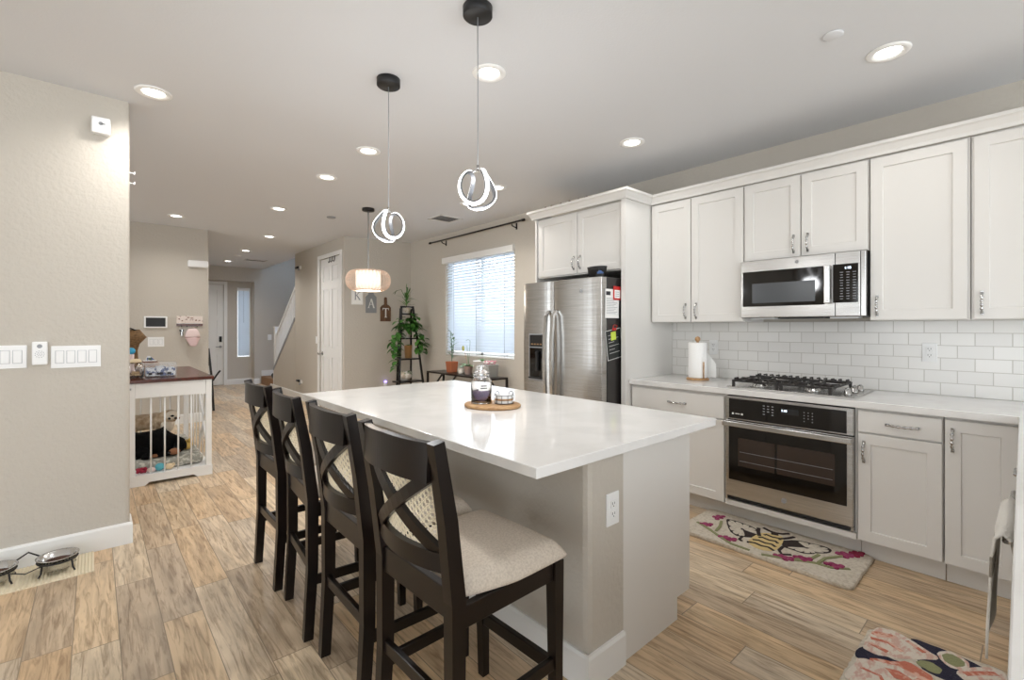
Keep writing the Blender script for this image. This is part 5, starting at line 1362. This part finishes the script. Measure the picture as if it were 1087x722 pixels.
for k, w in enumerate((.025, .045, .03)): box(b, .37 + k * .068 - w / 2, .37 + k * .068 + w / 2, 5.2085, 5.2096, tz + .02, tz + .04)
mk('printed_band', b, 'ink', t)
t = thing('wicker_basket', 'brown woven basket with flared rim at the back of the crate top', 'basket', (.24, 5.8, tz))
b = NB(); lathe(b, [(0, 0), (.08, 0), (.085, .03), (.075, .22), (.09, .28), (.145, .345), (.115, .385), (.09, .42), (.085, .42), (.1, .38), (.13, .342), (.08, .28), (.07, .22), (.07, .01), (0, .01)], (.24, 5.8, tz), 30); mk('weave', b, 'wicker', t)
b = NB(); tube(b, [(.17, 5.72, tz + .415), (.2, 5.70, tz + .43), (.26, 5.70, tz + .43), (.3, 5.73, tz + .41)], .006, 8); mk('handle', b, 'black', t)
b = NB(); box(b, .36, .47, 5.62, 5.74, tz, tz + .105, .003); solo('brown_box', b, 'cork', 'tan carton behind the clear box on the crate top', 'box')
b = NB()
box(b, .345, .455, 5.63, 5.73, tz + .1055, tz + .118, mi=1); box(b, .35, .45, 5.635, 5.725, tz + .1185, tz + .124)
solo('notebook', b, ['paper', 'taupeprint'], 'small white notebook lying on the tan carton', 'notebook')
b = NB(); prism(b, [(.365, tz + .125), (.44, tz + .125), (.40, tz + .165), (.385, tz + .168)], 5.65, 5.71, 'y'); box(b, .385, .41, 5.648, 5.6496, tz + .13, tz + .15, mi=1); solo('snack_pouch', b, ['bluebox', 'book_g'], 'small printed pouch on top of the notebook stack', 'pouch')

# ================================================================== HALL
t = thing('folding_chair', 'folded black chair leaning in the hall behind the middle wall corner', 'folding chair', (1.38, 8.95, 0))
for y in (8.80, 9.16):
    b = NB(); beam(b, [(1.43, y, 0), (1.405, y, .5), (1.36, y + .01, 1.0)], (0, 1, 0), .028, .03); mk('leg', b, 'black', t)
    b = NB(); beam(b, [(1.34, y, 0), (1.35, y, .5), (1.33, y, .82)], (0, 1, 0), .024, .024); mk('leg', b, 'black', t)
b = NB(); beam(b, [(1.383, 8.98, .72), (1.362, 8.985, .96)], (0, 1, 0), .33, .02); mk('backrest', b, 'black', t)
b = NB(); beam(b, [(1.375, 8.98, .2), (1.372, 8.98, .58)], (0, 1, 0), .33, .025); mk('seat', b, 'black', t)
b = NB(); beam(b, [(1.41, 8.80, .47), (1.49, 8.79, .60), (1.52, 8.79, .64)], (0, 1, 0), .03, .022); mk('armrest', b, 'black', t)
for loc, lb in (((2.8395, 9.06, 2.43), 'black and white wall bracket high on the hall wall'), ((2.8395, 9.0, .34), 'black and white wall bracket low on the hall wall')):
    t = thing('wall_bracket', lb, 'bracket', loc, 'wall brackets in the hall')
    x, y, z = loc
    b = NB(); box(b, x - .02, x - .0003, y - .06, y + .02, z - .03, z + .03, .004); mk('plate', b, 'white', t)
    b = NB(); cyl(b, (x - .03, y + .02, z + .012), (x - .03, y + .16, z + .012), .022, seg=14); mk('bar', b, 'black', t)
    b = NB(); lathe(b, [(0, -.02), (.016, -.016), (.02, 0), (.012, .02), (0, .022)], (x - .038, y - .02, z - .035), 14); mk('knob', b, 'greyp', t)
loc = (2.8395, 8.21, 1.12)
t = thing('light_switch', 'white light switch on the hall wall beside the closet door', 'light switch', loc, 'white rocker switch plates')
b = NB(); box(b, 2.833, 2.8393, 8.172, 8.245, 1.06, 1.18, .002); mk('plate', b, 'white', t)
b = NB(); box(b, 2.829, 2.8328, 8.192, 8.225, 1.087, 1.153, .001); mk('rocker', b, 'white', t)
switchplate('white light switch on the entry wall beside the stairs', 3.15, 1, 1.10, EY - .0005, .06, .13)
for k, y in enumerate((7.42, 7.52, 7.62)):
    b = NB(); tube(b, [(2.858, y, 2.465), (2.842, y, 2.466), (2.838, y, 2.40), (2.825, y, 2.375), (2.815, y, 2.395)], .006, 6)
    solo('door_hook', b, 'blackmetal', ('right-hand', 'middle', 'left-hand')[k] + ' black over-door hook on top of the closet door', 'hook', 'over-door hooks on the closet')
for i, (x, lb) in enumerate(((3.08, 'dark shoe on the stair landing, nearer the newel post'), (3.22, 'dark shoe on the stair landing, farther from the newel'))):
    V = [(x, 11.55, .205), (x, 11.67, .215), (x, 11.77, .235)]
    t = thing('shoe', lb, 'shoe', (x, 11.66, .18), 'dark shoes on the landing')
    b = NB(); ball(b, (x, 11.60, .222), .05, 2, (.9, 2.0, .7)); ball(b, (x, 11.72, .24), .05, 2, (.85, 1.3, 1.0)); mk('upper', b, 'black', t)
    b = NB(); ball(b, (x, 11.645, .192), .052, 2, (.95, 3.0, .22)); mk('sole', b, 'blackmetal', t)

# ---- lettered signs on the far wall (the wall leans 7 degrees off square)
wa = math.atan2(6.9 - 7.03, 3.9 - 2.84)
def onwall(bm, x, z):
    y = 7.03 + (x - 2.84) * math.tan(wa) - .001
    r = Matrix(((1, 0, 0), (0, 0, -1), (0, 1, 0))).to_4x4()
    bmesh.ops.transform(bm, matrix=Matrix.Translation((x, y, z)) @ Matrix.Rotation(wa, 4, 'Z') @ r, verts=bm.verts); return bm
def letter(ch, h, d0, d1):
    """serif capitals from strokes"""
    bm = NB(); w = h * .09; s = h * .05
    def bar(x0, y0, x1, y1, t):
        v = Vector((x1 - x0, y1 - y0)).normalized(); n_ = Vector((-v.y, v.x)) * t / 2
        prism(bm, [(x0 + n_.x, y0 + n_.y), (x1 + n_.x, y1 + n_.y), (x1 - n_.x, y1 - n_.y), (x0 - n_.x, y0 - n_.y)], d0, d1, 'z')
    H = h / 2
    if ch == 'T':
        bar(0, -H, 0, H, w * 1.5); bar(-H * .72, H, H * .72, H, s * 1.6); bar(-H * .3, -H, H * .3, -H, s)
        for q in (-1, 1): bar(q * H * .7, H, q * H * .66, H * .6, s)
    if ch == 'A':
        bar(-H * .6, -H, 0, H, w * .8); bar(H * .6, -H, 0, H, w * 1.6); bar(-H * .4, -H * .25, H * .4, -H * .25, s)
        for q in (-1, 1): bar(q * H * .6 - H * .22, -H, q * H * .6 + H * .22, -H, s)
    if ch == 'K':
        bar(-H * .5, -H, -H * .5, H, w * 1.5); bar(-H * .45, -H * .1, H * .5, H, w * .8); bar(-H * .15, H * .1, H * .6, -H, w * 1.5)
        for q in (-1, 1): bar(-H * .75, q * H, -H * .25, q * H, s); bar(H * .3, q * H, H * .8, q * H, s)
    return bm
t = thing('letter_sign', 'white framed letter K sign behind the drum pendant', 'letter sign', (3.03, 7.0, 1.69), 'letter signs on the far wall')
b = NB(); box(b, -.088, .088, 0, .25, 0, .018, .002); mk('frame', onwall(b, 3.03, 1.685), 'trim', t)
b = NB(); box(b, -.072, .072, .016, .234, .0182, .0195); mk('card', onwall(b, 3.03, 1.685), 'paper', t)
mk('letter', onwall((lambda q: (bmesh.ops.translate(q, verts=q.verts, vec=(0, .135, 0)), q)[1])(letter('K', .12, .0197, .021)), 3.03, 1.685), 'inkl', t)
t = thing('letter_sign', 'grey tag-shaped sign with white letter A', 'letter sign', (3.245, 7.0, 1.56), 'letter signs on the far wall')
b = NB(); prism(b, [(-.085, 0), (.085, 0), (.085, .25), (.045, .29), (.035, .325), (-.035, .325), (-.045, .29), (-.085, .25)], 0, .012, 'z'); mk('board', onwall(b, 3.245, 1.56), 'slate', t)
mk('letter', onwall((lambda q: (bmesh.ops.translate(q, verts=q.verts, vec=(0, .15, 0)), q)[1])(letter('A', .14, .0122, .016)), 3.245, 1.56), 'chalk', t)
t = thing('letter_sign', 'brown cutting-board sign with white letter T', 'letter sign', (3.475, 7.0, 1.43), 'letter signs on the far wall')
b = NB(); prism(b, [(-.085, 0), (.085, 0), (.085, .22), (.06, .25), (.024, .27), (.022, .37), (.012, .385), (-.012, .385), (-.022, .37), (-.024, .27), (-.06, .25), (-.085, .22)], 0, .015, 'z'); mk('board', onwall(b, 3.475, 1.43), 'walnut', t)
mk('letter', onwall((lambda q: (bmesh.ops.translate(q, verts=q.verts, vec=(0, .135, 0)), q)[1])(letter('T', .14, .0152, .019)), 3.475, 1.43), 'chalk', t)
t = thing('night_light', 'plug-in light glowing violet low on the far wall', 'night light', (3.47, 6.95, .435))
b = NB(); box(b, -.025, .025, -.03, .03, .0005, .03, .006); mk('body', onwall(b, 3.47, .435), 'white', t)
b = NB(); ball(b, (0, .035, .024), .024, 2, (1, .8, 1)); mk('lamp', onwall(b, 3.47, .435), 'violet', t)

# ================================================================== PLANTS
def leaf(bm, base, tip_dir, L, w, droop=.25, mi=0, fold=.18):
    """a pointed oval leaf, folded along its midrib and drooping"""
    d = Vector(tip_dir).normalized(); s = d.cross(Vector((0, 0, 1)))
    s = s.normalized() if s.length > .05 else Vector((1, 0, 0)); u = s.cross(d)
    prev = None
    for k in range(7):
        v = k / 6; p = Vector(base) + d * L * v + Vector((0, 0, -droop * L * v * v))
        ww = w * math.sin(PI * min(1, v * .94 + .03)) ** .75 * (1 - .25 * v)
        row = [bm.verts.new(p - s * ww / 2 + u * ww * fold), bm.verts.new(p), bm.verts.new(p + s * ww / 2 + u * ww * fold)]
        if prev:
            for a in (0, 1): f = bm.faces.new((prev[a], prev[a+1], row[a+1], row[a])); f.material_index = mi; f.smooth = True
        prev = row
def rnd(a, c): return random.uniform(a, c)
def pot(parent, name, c, r0, r1, h, m, rim=.006):
    b = NB(); lathe(b, [(0, 0), (r0, 0), (r1, h), (r1 + rim * .5, h), (r1 + rim * .5, h + .004), (r1 - .006, h + .004), (r1 - .01, h - .015), (0, h - .015)], c, 28); return mk(name, b, m, parent)
def soil(parent, c, r):
    b = NB(); lathe(b, [(0, .004), (r * .7, .003), (r, 0), (0, -.004)], c, 18); mk('soil', b, 'soil', parent)
# ladder shelf
lx, ly = 3.545, 6.30
t = thing('ladder_shelf', 'narrow dark A-shaped plant shelf in the far corner', 'plant shelf', (lx, ly, 0))
for s in (-1, 1):
    b = NB(); beam(b, [(lx + s * .245, ly - .10, 0), (lx + s * .097, ly + .08, 1.655)], (1, 0, 0), .024, .028); mk('leg', b, 'blackmetal', t)
    b = NB(); beam(b, [(lx + s * .13, ly + .20, 0), (lx + s * .09, ly + .12, 1.62)], (1, 0, 0), .022, .022); mk('leg', b, 'blackmetal', t)
sh = [(.53, .20), (.865, .17), (1.175, .135), (1.545, .10)]
for z, w in sh:
    k = z / 1.655; yy = ly - .1 + .18 * k
    b = NB(); box(b, lx - w, lx + w, yy, ly + .185 - .05 * k, z - .02, z); mk('shelf', b, 'espresso', t)
b = NB(); box(b, lx - .10, lx + .10, ly + .06, ly + .085, 1.63, 1.655); mk('top_bar', b, 'blackmetal', t)
def sy(z): return ly + .09 + .02 * z
# top plant
c = (lx + .01, sy(1.545), 1.5455)
t = thing('potted_plant', 'spiky green plant in a low pot on the top of the ladder shelf', 'plant', c, 'plants on the ladder shelf')
pot(t, 'pot', c, .055, .068, .085, 'whitepot'); soil(t, (c[0], c[1], c[2] + .072), .056)
b = NB()
for k in range(34):
    a = rnd(0, 2 * PI); e = rnd(.35, 1.3); h0 = rnd(.02, .2); leaf(b, (c[0] + .015 * math.cos(a), c[1] + .015 * math.sin(a), c[2] + .075 + h0), (math.cos(a) * math.cos(e), math.sin(a) * math.cos(e), math.sin(e)), rnd(.12, .2), rnd(.014, .024), rnd(.1, .6), random.choice((0, 0, 1)))
for k in range(3): tube(b, [(c[0], c[1], c[2] + .07), (c[0] + rnd(-.02, .02), c[1], c[2] + .3), (c[0] + rnd(-.03, .03), c[1], c[2] + .40)], .005, 6)
tube(b, [(c[0], c[1], c[2] + .2), (c[0] - .1, c[1] - .02, c[2] + .36), (c[0] - .19, c[1] - .03, c[2] + .33), (c[0] - .21, c[1] - .03, c[2] + .28)], .004, 6)
leaf(b, (c[0] - .12, c[1], c[2] + .35), (-1, 0, -.3), .1, .016, .3); leaf(b, (c[0] - .16, c[1], c[2] + .34), (-1, .1, -.5), .09, .014, .3); leaf(b, (c[0], c[1], c[2] + .38), (.1, 0, 1), .08, .02, 0)
mk('foliage', b, ['leaf', 'leafl'], t)
# trailing pothos
c = (lx, sy(1.175), 1.1755)
t = thing('potted_plant', 'trailing heart-leaved vine in a white pot on the second shelf', 'plant', c, 'plants on the ladder shelf')
pot(t, 'pot', c, .06, .078, .12, 'whitepot'); soil(t, (c[0], c[1], c[2] + .106), .064)
b = NB()
def vine(pts, n_leaf, size):
    P = [Vector(p) for p in pts]; full = []
    for i in range(len(P) - 1):
        for k in range(5): full.append(P[i].lerp(P[i+1], k / 5))
    full.append(P[-1]); tube(b, full, .0025, 5)
    for k in range(n_leaf):
        q = full[min(len(full) - 1, int(k / n_leaf * len(full)))]
        a = rnd(-PI, .2) if rnd(0, 1) < .85 else rnd(0, PI); leaf(b, q + Vector((rnd(-.015, .015), rnd(-.015, .015), rnd(-.02, .02))), (math.cos(a), math.sin(a) * .7, rnd(-.5, .35)), size * rnd(.8, 1.25), size * rnd(.7, 1.0), rnd(.2, .5), 0)
zt = c[2] + .115
for side_, xx in ((-1, -.20), (-1, -.235), (-1, -.26), (1, .15), (1, .19), (1, .22)):
    zb = rnd(.68, .8) if side_ < 0 and xx > -.24 else rnd(.85, 1.0)
    vine([(c[0], c[1], zt), (c[0] + side_ * .07, c[1] - .06, zt + .1), (c[0] + xx * .65, c[1] - .1, zt + .06), (c[0] + xx, c[1] - .11, zt - .12), (c[0] + xx * 1.05, c[1] - .11, (zt + zb) / 2 - .05), (c[0] + xx * rnd(.95, 1.15), c[1] - .1, zb)], 24, .098)
for k in range(44):
    a = rnd(0, 2 * PI); r = rnd(.03, .17); leaf(b, (c[0] + r * math.cos(a), c[1] - .04 + r * .5 * math.sin(a), zt + rnd(.0, .2)), (math.cos(a), math.sin(a) - .4, rnd(-.3, .4)), rnd(.08, .11), rnd(.065, .085), .35, 0)
for k in range(20):
    leaf(b, (c[0] + rnd(.03, .17), c[1] - rnd(.0, .1), zt + rnd(.05, .27)), (rnd(-.6, 1), rnd(-1, .2), rnd(-.4, .4)), rnd(.07, .10), rnd(.06, .08), .3, 0)
mk('foliage', b, 'leaf', t)
# rooting vase / wooden holder on the third shelf
c = (lx + .035, sy(.865), .8655)
t = thing('potted_plant', 'small plant in an amber wooden pot on the third shelf', 'plant', c, 'plants on the ladder shelf')
pot(t, 'pot', c, .05, .06, .19, 'bamboo')
b = NB()
for k in range(7): a = rnd(0, 6.28); leaf(b, (c[0], c[1], c[2] + .18), (math.cos(a), math.sin(a), .9), .07, .04, .3)
mk('foliage', b, 'leaf', t)
c = (lx - .02, sy(.53), .5305)
t = thing('potted_plant', 'leafy plant in a white patterned pot on the lowest visible shelf', 'plant', c, 'plants on the ladder shelf')
b = NB(); lathe(b, [(0, 0), (.06, 0), (.09, .04), (.1, .09), (.09, .13), (.085, .135), (.08, .128), (.088, .09), (0, .08)], c, 28); mk('pot', b, 'whitepot', t)
b = NB()
for k in range(26): a = rnd(0, 6.28); leaf(b, (c[0] + .04 * math.cos(a), c[1] + .04 * math.sin(a), c[2] + .1), (math.cos(a), math.sin(a), rnd(.3, 1.2)), rnd(.08, .13), rnd(.04, .06), .45, 0)
mk('foliage', b, 'leaf', t)

# console bench under the window
t = thing('console_table', 'narrow dark-framed bench under the kitchen window', 'console table', (3.7, 5.1, 0))
tx0, tx1, ty0, ty1, th = 3.55, 3.84, 4.39, 5.83, .712
b = NB(); box(b, tx0 + .001, tx1 - .001, ty0 + .001, ty1 - .001, th - .022, th, .002); mk('tabletop', b, 'espresso', t)
for x in (tx0 + .0125, tx1 - .0125):
    for y in (ty0 + .0125, ty1 - .0125):
        b = NB(); box(b, x - .0125, x + .0125, y - .0125, y + .0125, 0, th - .023); mk('leg', b, 'blackmetal', t)
b = NB()
for y in (ty0 + .0125, ty1 - .0125):
    s = 1 if y < 5 else -1; beam(b, [(tx0 + .0125, y, .35), (tx0 + .0125, y + s * .36, th - .03)], (1, 0, 0), .018, .018); beam(b, [(tx1 - .0125, y, .35), (tx1 - .0125, y + s * .36, th - .03)], (1, 0, 0), .018, .018)
for k in range(1): box(b, tx0, tx1, ty0 + .02, ty1 - .02, .12, .135)
mk('brace', b, 'blackmetal', t)
tz = th + .0005
c = (3.70, 5.415, tz)
t = thing('potted_plant', 'upright bluish-green plant in a terracotta pot on the bench', 'plant', c, 'plants on the bench under the window')
b = NB(); prism(b, [(-.052, -.052), (.052, -.052), (.052, .052), (-.052, .052)], 0, .15, 'z')
for v in b.verts:
    if v.co.z > .1: v.co.x *= 1.25; v.co.y *= 1.25
bmesh.ops.translate(b, verts=b.verts, vec=c); mk('pot', b, 'terra', t, bev=.006)
b = NB()
for dx_, dy_, hh in ((-.01, .0, .42), (.015, .02, .36), (.01, -.02, .3)):
    tube(b, [(c[0], c[1], c[2] + .14), (c[0] + dx_ * .6, c[1] + dy_, c[2] + .15 + hh * .5), (c[0] + dx_ * 2, c[1] + dy_ * 1.5, c[2] + .15 + hh)], .004, 6)
    for k in range(8):
        z = c[2] + .18 + hh * k / 8; a = k * 2.3 + dx_ * 50; leaf(b, (c[0] + dx_ * k / 5, c[1] + dy_ * k / 6, z), (math.cos(a) * .7, math.sin(a), .8), rnd(.1, .14), .022, .3, k % 2)
mk('foliage', b, ['leafb', 'leafl'], t)
c = (3.70, 5.03, tz)
t = thing('potted_plant', 'orchid with broad leaves in a pink pot on the bench', 'plant', c, 'plants on the bench under the window')
pot(t, 'pot', c, .045, .058, .105, 'pinkpot'); soil(t, (c[0], c[1], c[2] + .09), .046)
b = NB()
for a, e in ((1.4, .2), (2.0, .5), (-1.5, .25), (-2.2, .6), (3.3, .3)): leaf(b, (c[0], c[1], c[2] + .1), (math.cos(a), math.sin(a), e), .17, .075, .3)
for y_, zz in ((.03, .38), (-.04, .44)): tube(b, [(c[0], c[1], c[2] + .1), (c[0], c[1] + y_ * .6, c[2] + zz * .7), (c[0], c[1] + y_, c[2] + zz)], .0025, 6)
tube(b, [(c[0], c[1] - .04, c[2] + .44), (c[0], c[1] - .0, c[2] + .46), (c[0], c[1] + .06, c[2] + .44)], .002, 5)
f = mk('foliage', b, 'leaf', t)
b = NB(); ball(b, (c[0] - .02, c[1] + .09, c[2] + .34), .03, 2, (.5, .8, 1.3)); mk('bud', b, 'greenflower', t)
b = NB(); tube(b, [(c[0], c[1] + .02, c[2] + .11), (c[0] - .01, c[1] + .07, c[2] + .31)], .0025, 6); mk('stake', b, 'bamboo', t)
c = (3.68, 5.17, tz)
t = thing('mug', 'small pale cup on the bench between the terracotta and pink pots', 'cup', c)
b = NB(); lathe(b, [(0, 0), (.032, 0), (.036, .01), (.034, .07), (.031, .07), (.032, .012), (0, .008)], c, 24); mk('cup', b, 'whitepot', t)
b = NB(); tube(b, [(c[0], c[1] - .034, c[2] + .055), (c[0], c[1] - .055, c[2] + .05), (c[0], c[1] - .055, c[2] + .025), (c[0], c[1] - .035, c[2] + .018)], .004, 6); mk('handle', b, 'whitepot', t)
c = (3.735, 4.80, tz)
t = thing('potted_plant', 'small plant in a large cream pot on the bench', 'plant', c, 'plants on the bench under the window')
pot(t, 'pot', c, .088, .105, .185, 'paper')
b = NB()
for k in range(9): a = k * .7; leaf(b, (c[0], c[1] - .02, c[2] + .17), (math.cos(a), math.sin(a) - .2, 1.2), rnd(.08, .13), .03, .5)
mk('foliage', b, 'leaf', t)
c = (3.68, 4.56, tz)
t = thing('potted_plant', 'pale pink flowers in a grey square planter on the bench', 'plant', c, 'plants on the bench under the window')
b = NB(); prism(b, [(-.07, -.07), (.07, -.07), (.07, .07), (-.07, .07)], 0, .16, 'z')
for v in b.verts:
    if v.co.z > .1: v.co.x *= 1.18; v.co.y *= 1.18
bmesh.ops.translate(b, verts=b.verts, vec=c); mk('pot', b, 'greypot', t, bev=.006)
b = NB()
for k in range(30):
    a = k * 2.4; r = .08 * math.sqrt(k / 30); ball(b, (c[0] + r * math.cos(a), c[1] + r * math.sin(a), c[2] + .17 + .012 * (k % 3)), .016, 1, (1, 1, .7), mi=k % 3 % 2)
mk('flowers', b, ['pinkflower', 'paper'], t)
